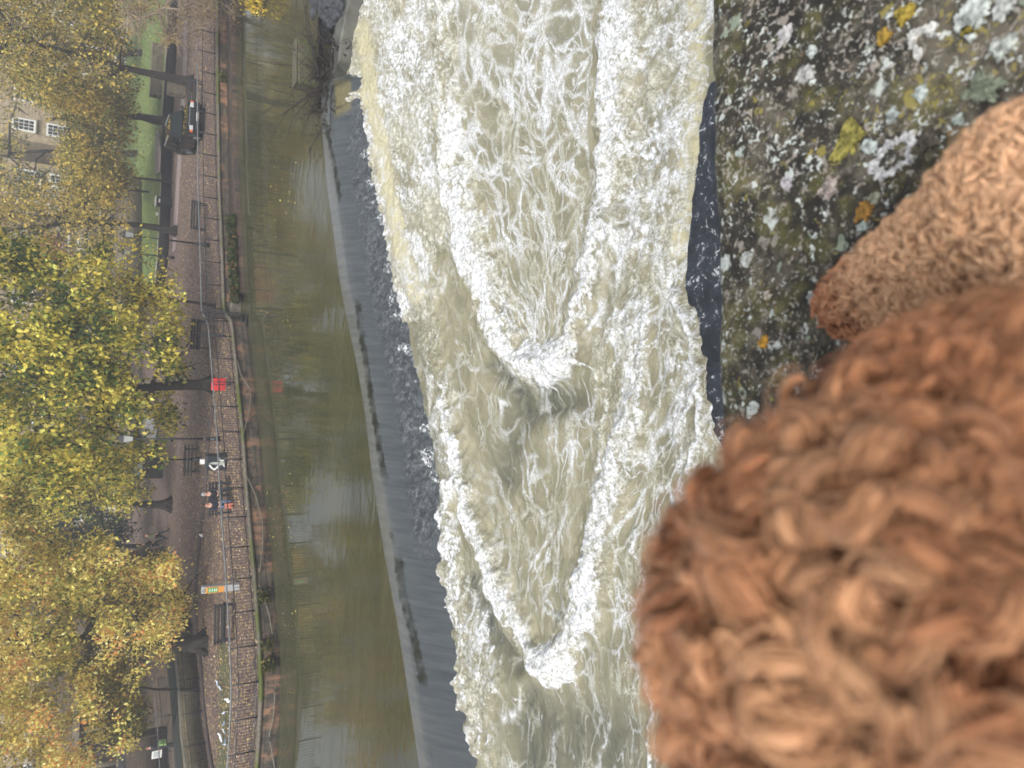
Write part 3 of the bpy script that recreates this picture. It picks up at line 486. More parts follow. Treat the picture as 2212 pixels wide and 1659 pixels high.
# ---------------------------------------------------------------- the dog
def DP(X, Y, d): return CAM+ray(X, Y)*d
def dog():
    hc = DP(2000, 1400, .255); nk = DP(2165, 1085, .275); sh = DP(2590, 1060, .40); paw = onz(1838, 655, ZP+.024)
    l1 = DP(1945, 590, .575); l2 = DP(2085, 520, .50); l3 = DP(2240, 420, .435); l4 = DP(2420, 520, .40)
    root = empty('dog', (0, .05, 5.93), label='curly apricot poodle-like dog leaning over the parapet, one paw on the stone', cat='dog')
    fw = np.array([-.33, .80, -.50]); fw /= np.linalg.norm(fw)
    hip = np.array([-.02, -.30, 6.50]); chest = np.array([-.03, -.06, 6.98])
    muz = hc+fw*.115+np.array([0, 0, -.03]); sd_ = np.cross(fw, (0, 0, 1)); sd_ /= np.linalg.norm(sd_)
    paw2 = np.array([-.19, .30, ZP+.024])
    # capsules: a, ra, b, rb, coat zone (0 head, 1 leg, 2 hidden body)
    caps = [(hc, .073, nk, .053, 0), (nk, .052, sh, .072, 0), (sh, .075, chest, .10, 2), (chest, .10, hip, .085, 2), (hc+fw*.03, .05, muz, .028, 2),
            (sh, .07, l4, .058, 1), (l4, .058, l3, .047, 1), (l3, .047, l2, .037, 1), (l2, .037, l1, .029, 1), (l1, .029, paw, .024, 1),
            (chest+np.array([-.07, .04, .0]), .05, np.array([-.15, .16, 6.98]), .033, 2), (np.array([-.15, .16, 6.98]), .033, paw2, .024, 2)]
    for s in (-1, 1):
        k = hip+np.array([s*.07, .09, -.16]); hk = hip+np.array([s*.075, -.05, -.36]); ft = hip+np.array([s*.075, .0, -.545])
        caps += [(hip+np.array([s*.05, 0, 0]), .075, k, .05, 2), (k, .045, hk, .026, 2), (hk, .026, ft, .024, 2), (ft, .024, ft+np.array([0, .05, 0]), .022, 2)]
    caps.append((hip+np.array([0, -.06, .03]), .03, hip+np.array([0, -.20, .14]), .035, 2))
    b = MB()
    for a, ra, c, rc, z in caps:
        b.ball(a, ra, 20); b.ball(c, rc, 20); b.tube([a, c], [ra, rc], 20)
    skin = plain('dog_skin', (92, 58, 40), .9, .3, 60)
    sk = NM('dog_skin'); sx = sk.n('ShaderNodeSeparateXYZ'); sk.l(sk.co, sx.inputs[0]); sn_ = sk.noise(90, 5)
    skin = sk.fin(sk.mix(sk.mr(sx.outputs[0], .02, .06), sk.ramp(sn_, [(.3, lin((62, 38, 25))), (.7, lin((86, 54, 36)))]), sk.ramp(sn_, [(.3, lin((156, 108, 78))), (.7, lin((190, 140, 104)))])), .9, sk.bump(sn_, .4, .002))  # dark head skin paints the shade in creases between curls; leg skin is lighter
    body = b.build('body', skin, root, smooth=True, world=True)
    md = body.modifiers.new('remesh', 'REMESH'); md.mode = 'VOXEL'; md.voxel_size = .007; md.use_smooth_shade = True
    nb = MB(); nb.ball(muz+fw*.028, .012, 10); nb.build('nose', M['rubber'], body, True, world=True)
    eye_m = plain('dog_eye', (30, 18, 12), .1, 0)
    for s in (-1, 1): MB().ball(hc+fw*.066+sd_*s*.03+np.array([0, 0, .018]), .009, 10).build('eye', eye_m, body, True, world=True)
    cl = MB()
    for j in range(3):
        q = paw+np.array([-.016+.014*j, .022, -.012]); cl.tube([q, q+np.array([0, .008, -.002]), q+np.array([0, .012, -.008])], [.004, .003, .001], 6)
    cl.build('claws', plain('claw', (40, 28, 26), .4), body, world=True)
    # coat: locks of curled hair
    def locks(sel, dens, L, rh, rt, strands, colfn, nseg=16, turns=(.7, 1.5), name='coat', nside=6, lift=.5):
        Vs, Fs, Ts = [], [], []; base = 0
        for a, ra, c, rc, z in caps:
            if z not in sel: continue
            ln = np.linalg.norm(c-a); area = 2*math.pi*(ra+rc)/2*ln+2*math.pi*(ra**2+rc**2)
            for _ in range(int(area*dens)):
                t = rng.uniform(-ra/(ln+1e-6), 1+rc/(ln+1e-6)); d = (c-a)/ln
                u = np.cross(d, rng.normal(size=3)); u /= np.linalg.norm(u)
                if t < 0 or t > 1:
                    e, r = (a, ra) if t < 0 else (c, rc); n = rng.normal(size=3); n /= np.linalg.norm(n)
                    if (n@d)*(1 if t > 1 else -1) < 0: n = -n
                    p = e+n*r
                else: r = ra+(rc-ra)*t; n = u; p = a+(c-a)*t+n*r
                bad = False
                for a2, ra2, c2, rc2, z2 in caps:
                    dd = c2-a2; tt = np.clip((p-a2)@dd/(dd@dd), 0, 1)
                    if np.linalg.norm(p-a2-dd*tt) < ra2+(rc2-ra2)*tt-.004: bad = True; break
                if bad: continue
                if p[2] < ZP+.004 and abs(p[0]) < 1 and 1 in sel: continue
                if n@(p-CAM) > .55*np.linalg.norm(p-CAM) and 2 not in sel: continue
                tg = np.cross(n, rng.normal(size=3)); tg /= np.linalg.norm(tg); bt = np.cross(n, tg)
                k = rng.uniform(.7, 1.35); Lk = L*k; w_ = rng.uniform(*turns)*2*math.pi*rng.choice([-1, 1]); ph = rng.uniform(0, 6.28); rhk = rh*rng.uniform(.6, 1.3)
                s = np.linspace(0, 1, nseg)[:, None]
                env = np.minimum(1, s*3)
                path = p+n*(lift*Lk*(1-(1-s)**2))+tg*(Lk*.75*s)+(env*(1.15-.6*s))*rhk*(np.cos(w_*s+ph)*bt+np.sin(w_*s+ph)*(.75*n+.35*tg))
                rad = rt*k*(np.sin(np.pi*np.clip(s*.86+.10, 0, 1))**.6+.05)[:, 0]
                tc = colfn(p, n); sets = [(path, rad*.72, nside, .8)]
                for q in range(strands):
                    o2 = rng.normal(size=2); o2 *= rng.uniform(.35, 1.1)/np.linalg.norm(o2)
                    T0 = np.gradient(path, axis=0); T0 /= np.linalg.norm(T0, axis=1)[:, None]+1e-9; U0 = np.cross(T0, n); U0 /= np.linalg.norm(U0, axis=1)[:, None]+1e-9; W0 = np.cross(T0, U0)
                    sp_ = path+(U0*o2[0]+W0*o2[1])*(rad[:, None]*1.25+rt*.25)+rng.normal(size=3)*rt*.45*s**2
                    sets.append((sp_, np.full(nseg, rt*.09)*np.linspace(1.3, .5, nseg), 3, rng.uniform(.75, 1.3)))
                for pa, ra_, ns_, br in sets:
                    T = np.gradient(pa, axis=0); T /= np.linalg.norm(T, axis=1)[:, None]+1e-9
                    U = np.cross(T, n); U /= np.linalg.norm(U, axis=1)[:, None]+1e-9; W = np.cross(T, U)
                    an = np.arange(ns_)*2*math.pi/ns_
                    ring = pa[:, None]+ra_[:, None, None]*(np.cos(an)[None, :, None]*U[:, None]+np.sin(an)[None, :, None]*W[:, None]*.7)
                    Vs.append(ring.reshape(-1, 3)); i = np.arange(nseg-1)[:, None]; j = np.arange(ns_)[None]
                    Fs.append((base+np.stack([i*ns_+j, i*ns_+(j+1) % ns_, (i+1)*ns_+(j+1) % ns_, (i+1)*ns_+j], -1)).reshape(-1, 4)); base += nseg*ns_
                    g = .72+.42*np.linspace(0, 1, nseg)[:, None].repeat(ns_, 1)  # tint darkens towards the root, crease shade put into the hair colour
                    Ts.append(np.clip(g.reshape(-1, 1)*np.array(tc)[None]*br, 0, 1))
        fm = bpy.data.materials.get('curly_hair')
        if not fm:
            h_ = NM('curly_hair'); tn = h_.attr('tint', 'Color'); sn = h_.noise(420, 4, .6, 2, h_.map((1, 1, .35)))
            h_.fin(h_.mix(.35, tn, h_.ramp(sn, [(.35, .45), (.65, 1.)]), 'MULTIPLY'), .55, h_.bump(sn, .35, .002), spec=.3)
            h_.p.inputs['Sheen Weight'].default_value = .25; h_.p.inputs['Sheen Roughness'].default_value = .5; h_.set(h_.p, 'Sheen Tint', (1, .85, .7)); fm = h_.m
        return mk(name, np.concatenate(Vs), np.concatenate(Fs), fm, body, smooth=True, attrs={'tint': np.concatenate(Ts)}, world=True)
    ap, lt, rd = np.array(lin((182, 122, 82))), np.array(lin((208, 160, 118))), np.array(lin((122, 70, 40)))
    def ch(p, n):
        k = fbm(np.array([p[0]*22]), np.array([p[1]*22+p[2]*17]), 2, 90)[0]; j = rng.uniform(.75, 1.15)
        c = ap*(1-max(0, -k)*1.2)+rd*max(0, -k)*1.2 if k < 0 else ap*(1-k)+lt*k
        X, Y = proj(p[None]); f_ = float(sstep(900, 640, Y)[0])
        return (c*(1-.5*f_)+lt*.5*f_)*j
    def cleg(p, n):
        dd = np.linalg.norm(p-paw); f_ = float(sstep(.09, .02, dd)); return (np.array(lin((234, 186, 144)))*(1-f_)+np.array(lin((184, 124, 86)))*f_)*rng.uniform(.9, 1.15)
    locks((0,), 27000, .027, .0070, .0037, 18, ch, name='coat', turns=(.8, 1.8), lift=.55)
    locks((1,), 42000, .014, .0040, .0019, 8, cleg, name='leg_coat', nseg=12, turns=(.6, 1.2), lift=.35)
    locks((2,), 3500, .026, .007, .0055, 0, ch, name='back_coat', nseg=10)
    # two hanging ears of longer locks
    for s in (-1, 1):
        q = hc+sd_*s*.066+np.array([0, 0, .022])-fw*.01; e = MB(); e.tube([q, q+sd_*s*.018+np.array([0, 0, -.02]), q+sd_*s*.022+np.array([0, 0, -.06]), q+sd_*s*.014+np.array([0, 0, -.095])], [.012, .018, .020, .006], 12)
        e.build('ear', skin, body, True, world=True)
    return root
dog()
# ---------------------------------------------------------------- the far bank
NB = 700; BL = smooth_line(resamp(BANK, NB), 9)
def shift(Q, d): T = np.gradient(Q, axis=0); T /= np.hypot(T[:, 0], T[:, 1])[:, None]; N = np.c_[T[:, 1], -T[:, 0]]; N *= np.sign(N[:, 1:2]); return Q+N*d
def leafy_ground(name, c1, c2, leafc, dens, scale=9, grass=None):
    m = NM(name); b = m.ramp(m.noise(1.5, 7, .65), [(.3, lin(c1)), (.7, lin(c2))]); v = m.voro(scale, 'F1', m.warp(12, .05)); rc = m.voro(scale, 'F1', m.warp(12, .05), 'Color')
    s = m.n('ShaderNodeSeparateColor'); m.l(rc, s.inputs[0]); cc = m.ramp(s.outputs[1], [(i/(len(leafc)), lin(q)) for i, q in enumerate(leafc)], 'CONSTANT')
    k = m.math('MULTIPLY', m.mr(v, .42, .5, 1, 0), m.math('LESS_THAN', s.outputs[0], m.math('ADD', dens-.3, m.math('MULTIPLY', m.noise(.35, 4, .6), .6))))
    c = m.mix(m.math('MULTIPLY', k, .9), b, cc)
    if grass: g = m.attr('grass'); c = m.mix(m.math('MULTIPLY', g, m.math('SUBTRACT', 1., m.math('MULTIPLY', k, .6))), c, m.ramp(m.noise(5, 6, .65), [(.3, lin((52, 58, 34))), (.7, lin((84, 94, 52)))]))
    return m.fin(c, .9, m.bump(m.math('ADD', m.noise(14, 5), k), .7, .04))
BR = [(122, 98, 84), (150, 124, 102), (92, 72, 62), (184, 158, 128), (78, 62, 56), (186, 160, 104)]
def far_ground():
    nr = 120; r = np.linspace(0, 1, nr)**1.6; far_ = np.c_[BL[:, 0]*2.6, np.full(NB, 135.)]
    V2 = BL[:, None]*(1-r[None, :, None])+far_[:, None]*r[None, :, None]; V2 = V2.reshape(-1, 2)
    V = np.c_[V2, .03*fbm(V2[:, 0]*.5, V2[:, 1]*.5, 3, 5)*np.tile(r > 0, NB)]
    X, Y = proj(V); grass = np.exp(-(pline(X, Y, [(482, 1400), (486, 1480), (486, 1570), (478, 1660), (470, 1760)])[0]/13)**4)
    o = mk('riverside_path', V, grid_faces(NB, nr), leafy_ground('path_leaves', (78, 64, 60), (108, 92, 86), BR, .6, 8.5, True), smooth=True, attrs={'grass': grass}); tag(o, kind='structure')
far_ground()
# retaining wall of the bank, its mossy edge and the low ledge
def strip(Q, d0, z0, d1, z1, name, mat, parent=None):
    A, B = shift(Q, d0), shift(Q, d1); n = len(Q); V = np.r_[np.c_[A, np.full(n, z0)], np.c_[B, np.full(n, z1)]]
    return A, B
bw = empty('river_wall', (BL[350][0], BL[350][1], -1), label='dark stained stone river wall below the far railing', cat='wall')
def section(Q, prof):                   # sweep a closed profile (distance inland, height) along a line
    n = len(Q); k = len(prof); L_ = [shift(Q, d) for d, z in prof]
    V = np.stack([np.c_[L_[j], np.full(n, prof[j][1])] for j in range(k)], 1).reshape(-1, 3); i = np.arange(n-1)[:, None]; j = np.arange(k)[None]
    return V, np.stack([i*k+j, i*k+(j+1) % k, (i+1)*k+(j+1) % k, (i+1)*k+j], -1).reshape(-1, 4)
m_ = NM('wall_face'); tx = m_.noise(1.2, 6, .65, .4, m_.map((1, 1, .3))); bz = m_.n('ShaderNodeTexBrick'); sp_ = m_.n('ShaderNodeSeparateXYZ'); m_.l(m_.co, sp_.inputs[0]); cb_ = m_.n('ShaderNodeCombineXYZ'); m_.l(sp_.outputs[0], cb_.inputs[0]); m_.l(sp_.outputs[2], cb_.inputs[1]); m_.l(cb_.outputs[0], bz.inputs['Vector'])
bz.inputs['Scale'].default_value = 1; bz.inputs['Brick Width'].default_value = .8; bz.inputs['Row Height'].default_value = .24; bz.inputs['Mortar Size'].default_value = .02
m_.set(bz, 'Color1', lin((84, 74, 60))); m_.set(bz, 'Color2', lin((60, 54, 46))); m_.set(bz, 'Mortar', lin((30, 28, 26)))
wc = m_.mix(m_.mr(tx, .48, .62), bz.outputs[0], lin((128, 96, 72)), 'MIX'); wc = m_.mix(m_.mr(m_.noise(2.6, 5, .6), .5, .62, 0, .85), wc, lin((38, 38, 32)))
m_.fin(wc, .85, m_.bump(m_.noise(9, 6), .7, .05)); M['wall_face'] = m_.m
V, Fc = section(BL, [(.0, -.02), (.0, -1.6), (.5, -1.6), (.5, -.02)]); mk('wall_face', V, Fc, M['wall_face'], bw, world=True)
V, Fc = section(BL, [(-.06, .035), (-.06, -.10), (.22, -.10), (.22, .035)])
mm = NM('mossy_edge'); mm.fin(mm.mix(mm.mr(mm.noise(.8, 5, .6), .45, .6), mm.ramp(mm.noise(9, 6), [(.3, lin((84, 78, 70))), (.7, lin((126, 118, 106)))]), lin((84, 92, 40))), .95, mm.bump(mm.noise(12, 5), .7, .03))
mk('edge_stones', V, Fc, mm.m, bw, world=True)
XX, YY = proj(np.c_[BL, np.zeros(NB)]); R_ = BL[YY < 668]
V, Fc = section(R_, [(-1.5, -.56), (-1.5, -1.5), (-.003, -1.5), (-.003, -.56)]); o = mk('brick_ledge', V, Fc, M['ledge_brick']); tag(o, 'low reddish brick ledge just above the water below the far wall', 'ledge')
# concrete pier where the wall steps out
p = onz(513, 676, -.8); b = MB(); b.box((p[0]+.1, p[1]+.5, -.75), (1.5, 2.6, .9), .12).box((p[0]+.05, p[1]+1.7, -.32), (1.3, .8, .5), .12)
o = b.build('concrete_pier', plain('concrete', (120, 114, 100), .9, .3, 3), bevel=.04); tag(o, 'weathered concrete pier beside the metal stair frame at the water', 'pier')
# ---------------------------------------------------------------- railings
def railing(Q, name, label, step=1.45, h=1.1, bal=.13, lower=.1, mid=.82, group=None, railw=.06, z0=0, mats=('rail_metal', 'dark_metal')):
    d = np.r_[0, np.cumsum(np.hypot(*np.diff(Q, axis=0).T))]; at = lambda t: np.array([np.interp(t, d, Q[:, 0]), np.interp(t, d, Q[:, 1])])
    root = empty(name, (*at(0), z0), label=label, cat='railing', group=group); n = max(1, int(round(d[-1]/step)))
    b = MB(); K = [(*at(t), z0+h) for t in np.linspace(0, d[-1], n*2+1)]; b.tube(K, railw/2, 8); b.build('handrail', M[mats[0]], root, True, world=True)
    for q, nm_ in ((mid, 'mid_rail'), (lower, 'bottom_rail')):
        b = MB(); b.tube([(x, y, z0+q) for x, y, _ in K], .022, 6); b.build(nm_, M[mats[1]], root, world=True)
    for t in np.linspace(0, d[-1], n+1):
        x, y = at(t); b = MB(); b.cyl((x, y, z0), (x, y, z0+h), .032, .028, 8).box((x, y, z0+.02), (.16, .16, .04)).ball((x, y, z0+mid), .045, 8); b.build('post', M['dark_metal'], root, True, world=True)
    b = MB()
    for t in np.arange(bal, d[-1], bal):
        x, y = at(t); b.bar((x, y, z0+lower), (x, y, z0+mid), .014)
    b.build('balusters', M['dark_metal'], root, world=True); return root
def wl(pts, z=0): return resamp(worldline(pts, z), 80)
FQ = shift(BL, .18); fx, fy = proj(np.c_[FQ, np.zeros(NB)])
railing(FQ[(fy < 690)], 'railing', 'long iron railing along the river edge beside the parked black car', lower=.12)
railing(FQ[(fy >= 693)], 'railing', 'iron railing along the curving river edge in front of the seated pair', lower=.12)
railing(wl([(408, 1300), (418, 1370), (427, 1433), (432, 1480), (438, 1560), (450, 1640), (462, 1760)]), 'railing', 'iron railing on a block wall behind the pigeons and the big trunk', step=1.9)
railing(wl([(358, 1400), (366, 1440), (374, 1500), (379, 1560), (383, 1610), (388, 1680), (394, 1760)]), 'railing', 'farthest iron railing, with the person carrying a green bag behind it', step=2.2, bal=.16)
# stair frame beside the pier
p = onz(480, 692, 0); st = empty('stair_frame', tuple(p), label='dark metal stair gate where the river railing steps sideways', cat='gate'); b = MB()
for dx, dy in ((-.9, -.1), (-.9, -1.6), (.35, -.1), (.35, -1.6)): MB().bar((p[0]+dx, p[1]+dy, -.7), (p[0]+dx, p[1]+dy, 1.15), .07).build('post', M['dark_metal'], st, world=True)
b = MB()
for z in (1.12, .7, .2): b.bar((p[0]-.9, p[1]-1.6, z), (p[0]+.35, p[1]-1.6, z), .05); b.bar((p[0]-.9, p[1]-.1, z), (p[0]-.9, p[1]-1.6, z), .05); b.bar((p[0]+.35, p[1]-.1, z), (p[0]+.35, p[1]-1.6, z), .05)
b.build('rails', M['dark_metal'], st, world=True); b = MB()
for k in range(4): b.box((p[0]-.27, p[1]-1.7-.28*k, -.12-.2*k), (1.1, .28, .05))
b.build('treads', M['dark_metal'], st, world=True)
# hanging safety chains along the wall
cz = [(2.9, 548), (2.0, 0)]
chp = [[(513, 780), (520, 810), (541, 842)], [(541, 845), (540, 880), (523, 948)], [(531, 1025), (552, 1070), (567, 1125), (568, 1180), (560, 1235)], [(558, 1262), (580, 1320), (588, 1370)], [(594, 1495), (590, 1550), (581, 1592)], [(583, 1602), (590, 1640), (600, 1700)]]
for i, c in enumerate(chp):
    c = np.array(c, float); t = np.linspace(0, 1, 14); dd = np.linspace(0, 1, len(c)); Q = []
    for q in t:
        X, Y = np.interp(q, dd, c[:, 0]), np.interp(q, dd, c[:, 1]); j = np.argmin(abs(YY-Y)); yb = BL[j][1]; P_ = ony(X, Y, yb-.12); P_[2] = max(P_[2], ZU+.03); Q.append(P_)
    b = MB(); b.tube(Q, .022, 6); o = b.build('safety_cable', plain('cable', (118, 112, 98), .7), None, True); tag(o, ['short slack cable on the river wall below the red box', 'slack cable on the river wall below the tall lamp post', 'long slack cable on the river wall below the seated pair', 'slack cable on the river wall below the grey and orange pillar', 'slack cable on the river wall below the pigeons', 'cable at the far left end of the river wall'][i], 'cable', 'cables hanging along the river wall')
# ---------------------------------------------------------------- park: low wall, lawn, strips
def flat(name, pts, z, mat, thick=.0, kind='structure', label=None, cat=None):
    Q = [tuple(onz(X, Y, z)[:2]) for X, Y in pts]; b = MB(); b.prism(Q, z-max(thick, .05), z); o = b.build(name, mat); tag(o, label, cat, None, kind); return o
lawn = NM('lawn'); lawn.fin(lawn.mix(lawn.mr(lawn.voro(4, 'F1', lawn.warp(3, .2)), .12, .2, .7, 0), lawn.ramp(lawn.noise(.8, 7, .65), [(.3, lin((84, 104, 52))), (.7, lin((112, 130, 70)))]), lin((176, 158, 80))), .95, lawn.bump(lawn.noise(20, 4), .6, .04))
bl = worldline([(385, -60), (383, 60), (381, 125), (372, 260), (370, 410), (363, 560), (352, 650)], 0); blq = resamp(bl, 60)
V, Fc = section(blq, [(0, -.05), (0, .78), (.3, .78), (.3, -.05)]); w0 = empty('low_wall', (blq[30][0], blq[30][1], 0), label='low black garden wall with a pale coping between the path and the lawn', cat='wall'); mk('wall', V, Fc, M['black_wall'], w0, world=True)
V, Fc = section(blq, [(-.05, .783), (-.05, .86), (.38, .86), (.38, .783)]); mk('coping', V, Fc, M['coping'], w0, world=True)
V = np.r_[np.c_[shift(blq, .383), np.full(60, .80)], np.c_[blq[:, 0]*1.3+2, np.full(60, 110.), np.full(60, 2.6)]]; i = np.arange(59)
o = mk('lawn', V, np.stack([i, i+60, i+61, i+1], -1), lawn.m); tag(o, kind='structure')
flat('lawn_path', [(342, 280), (346, 330), (344, 370), (336, 378), (333, 330), (337, 282)], 1.12, plain('path_grey', (140, 132, 128), .9)); 
drift = [(402, -40), (403, 110), (396, 260), (388, 380), (378, 540), (371, 545), (381, 380), (389, 258), (396, 108), (396, -40)]
flat('footpath', drift, .055, plain('tarmac_pink', (142, 128, 126), .9, .15, 8))
kb = resamp(worldline([(462, 880), (452, 960), (447, 1060), (438, 1130), (430, 1210), (424, 1300), (430, 1380), (437, 1440), (441, 1500), (452, 1600), (470, 1700)], 0), 80)
V, Fc = section(kb, [(0, -.02), (0, .13), (.22, .13), (.22, -.02)]); o = mk('path_edging', V, Fc, plain('edging', (78, 70, 68), .9, .3)); tag(o, kind='structure')
# block wall under the far-left railing, walkway and building wall behind
q3 = wl([(408, 1300), (418, 1370), (427, 1433), (432, 1480), (438, 1560), (450, 1640), (462, 1760)]); V, Fc = section(q3, [(.35, -.05), (.35, 1.08), (.8, 1.08), (.8, -.05)])
o = mk('block_wall', V, Fc, M['wall_blocks']); tag(o, 'pale block wall standing behind the nearer left railing', 'wall')
q4 = wl([(352, 1330), (366, 1440), (374, 1500), (379, 1560), (383, 1610), (388, 1680), (394, 1760)]); V, Fc = section(q4, [(.15, -.05), (.15, .04), (4.5, .04), (4.5, -.05)]); o = mk('walkway', V, Fc, M['brown_stone']); tag(o, kind='structure')
V, Fc = section(shift(q3, .8), [(.02, .0), (.02, .9), (3.8, .9), (3.8, .0)]); hd = NM('hedge'); hd.fin(hd.ramp(hd.noise(8, 8, .7), [(.35, lin((26, 32, 26))), (.7, lin((48, 56, 44)))]), .95, hd.bump(hd.noise(14, 6), 1, .1)); o = mk('hedge', V, Fc, hd.m); tag(o, 'dark fill added for the shadowed gap between the two left railings', 'hedge')  # dark strip added in place of a shadowed void
V, Fc = section(shift(q4, 3.9), [(0, 0), (0, 2.6), (.5, 2.6), (.5, 0)]); o = mk('walkway_wall', V, Fc, M['brown_stone']); tag(o, 'brown stone wall behind the person with the green bag', 'wall')
# stone wall beyond the lawn
w1 = resamp(worldline([(302, 385), (301, 450), (300, 530), (298, 620)], 1.5), 20); V, Fc = section(w1, [(0, 1.), (0, 3.6), (.6, 3.6), (.6, 1.)]); o = mk('garden_wall', V, Fc, M['grey_stone']); tag(o, 'tall grey stone wall at the back of the lawn', 'wall')
# ---------------------------------------------------------------- buildings
def house(x, y, wd, ht, rz, cols, rows, label, wall='ashlar', dep=10, roof=True, z0=0, ww=1.15, wh=1.9):
    r = empty('terrace_house', (x, y, z0), rz, label, 'house'); b = MB(); b.box((0, dep/2, ht/2), (wd, dep, ht)); b.build('wall', M[wall], r)
    b = MB(); b.box((0, -.12, ht-.25), (wd+.3, .5, .3)).build('cornice', M['coping'], r); MB().box((0, -.06, ht*.36), (wd, .2, .18)).build('string_course', M['coping'], r)
    if roof: b = MB(); b.prism([(-.4, ht+.003), (dep+.4, ht+.003), (dep-1.5, ht+2.6), (1.5, ht+2.6)], -wd/2-.1, wd/2+.1, 'x'); b.build('roof', plain('slate', (92, 94, 100), .7, .2, 3), r)
    k0 = None
    for i in range(cols):
        for j in range(rows):
            cx = -wd/2+(i+.5)*wd/cols; cz = 1.9+j*(ht-2.6)/rows
            if k0 is None:
                k0 = MB().box((0, 0, 0), (ww+.3, .16, wh+.3)).build('window', M['white_paint'], r); b = MB()
                for sx in (-1, 0, 1):
                    for sz in (-1.5, -.5, .5, 1.5): b.box((sx*ww/3, -.085, sz*wh/4), (ww/3-.07, .03, wh/4-.07))
                b.build('pane', M['glass'], k0); MB().box((0, -.12, -wh/2-.22), (ww+.5, .3, .12)).build('sill', M['coping'], k0); k = k0
            else: k = copy_tree(k0, r)
            k.location = (cx, -.06, cz+wh/2-.6)
    return r
house(33, 100, 17, 15.5, math.radians(6), 5, 4, 'pale stone terrace house with white sash windows, far behind the black car')
house(12, 98, 20, 14.5, 0, 6, 4, 'sandy terrace house glimpsed through thin golden leaves in the middle of the park')
house(-12, 99, 22, 14, 0, 6, 4, 'terrace house almost hidden by the big green and yellow tree')
house(-38, 92, 22, 14.5, math.radians(-10), 6, 4, 'pale house seen through gaps in the golden crown at far left')
# colonnade building at the far left
def colonnade():
    p = onz(384, 1700, 0); x0, y0 = p[0]-2, p[1]+6.5
    r = empty('colonnade_building', (x0, y0, 0), math.radians(-14), 'brown stone colonnade with tall dark openings, below the golden crown at far left', 'building')
    b = MB(); b.box((0, 4.6, 4.0), (26, 8, 8.0)); b.build('wall', M['brown_stone'], r)
    for z in (2.75, 5.6): b = MB(); b.box((0, .1, z), (26.4, 1.3, .35)); b.build('cornice', M['dark_wood'] if z < 3 else M['grey_stone'], r)
    k0 = None
    for i in range(9):
        o = MB().box((0, 0, 4.0), (1.5, .1, 2.1)).build('opening', plain('dark_opening', (24, 26, 32), .3, .2, 3), r) if k0 is None else k0.copy()
        if k0 is not None: COL.objects.link(o)
        k0 = k0 or o; o.location = (-11.6+i*2.9, .56, 0)
    k0 = None
    for i in range(10):
        if k0 is None: k0 = o = MB().cyl((0, 0, 2.93), (0, 0, 5.42), .22, .19, 12).box((0, 0, 5.35), (.55, .55, .14)).box((0, 0, 3.0), (.55, .55, .14)).build('column', M['grey_stone'], r, True)
        else: o = k0.copy(); COL.objects.link(o)
        o.location = (-13+i*2.9, .1, 0)
colonnade()
# kiosk, shutter and boat-office boxes seen under the big tree
def kiosk():
    p = ony(345, 935, 68); r = empty('kiosk', (p[0], 68, 0), 0, 'kiosk with a pale corrugated shutter under the big tree, behind the tallest lamp post', 'kiosk')
    a = ony(341, 903, 68); c = ony(295, 1000, 68)
    x1, x0 = a[0]-p[0], c[0]-p[0]; z0, z1 = a[2], c[2]
    b = MB(); b.box(((x0+x1)/2, 1.6, z1/2+.1), (x1-x0, 3, z1+.2)); b.build('body', M['grey_stone'], r)
    m = NM('corrugated'); wv = m.n('ShaderNodeTexWave'); m.l(m.co, wv.inputs[0]); wv.inputs['Scale'].default_value = 3.2; wv.bands_direction = 'Z'; m.fin(m.ramp(wv.outputs['Fac'], [(.2, lin((150, 152, 156))), (.8, lin((190, 192, 196)))]), .6)
    w_ = (x1-x0); b = MB(); b.box((x1-w_*.25, .06, (z0+z1)/2), (w_*.46, .1, z1-z0-.1)); b.build('shutter', m.m, r)
    b = MB(); b.box((x0+w_*.22, .06, (z0+z1)/2-.1), (w_*.22, .1, z1-z0-.3)); b.build('door', plain('brown_door', (104, 62, 48), .7), r)
    b = MB(); b.box(((x0+x1)/2, 1.4, z1+.28), (x1-x0+.5, 3.8, .14)); b.build('roof', M['dark_wood'], r)
kiosk()
p = ony(300, 1010, 66); b = MB(); t_ = empty('cabinet', (p[0], 66, 0), 0, 'grey cabinet with a pale panel beside the kiosk', 'cabinet')
MB().box((0, 0, p[2]/2+.4), (1.7, .9, p[2]+.8)).build('body', M['dark_wood'], t_, bevel=.04); MB().box((0, -.47, p[2]+.1), (1.3, .05, .6)).build('panel', plain('pale_panel', (160, 170, 174), .4), t_)
# blue and white awning glimpsed through the golden crown
p = ony(248, 1298, 70); t_ = empty('awning', (p[0], 70, 0), 0, 'blue and white awning glimpsed through the golden leaves', 'awning')
b = MB(); w_ = 2.3; b.add([(-w_, 0, p[2]+1.3), (w_, 0, p[2]+1.3), (w_, -1.4, p[2]+.4), (-w_, -1.4, p[2]+.4), (-w_, 0, p[2]+1.24), (w_, 0, p[2]+1.24), (w_, -1.4, p[2]+.34), (-w_, -1.4, p[2]+.34)], [(0, 1, 2, 3), (7, 6, 5, 4), (0, 4, 5, 1), (1, 5, 6, 2), (2, 6, 7, 3), (3, 7, 4, 0)]); b.build('canopy', plain('blue_cloth', (104, 140, 196), .8), t_)
MB().box((0, -1.44, p[2]+.22), (2*w_, .04, .42)).build('valance', M['white_paint'], t_); b = MB()
for s in (-1, 1): b.bar((s*w_*.95, -1.35, 0), (s*w_*.95, -1.35, p[2]+.4), .08)
b.build('posts', M['dark_metal'], t_)
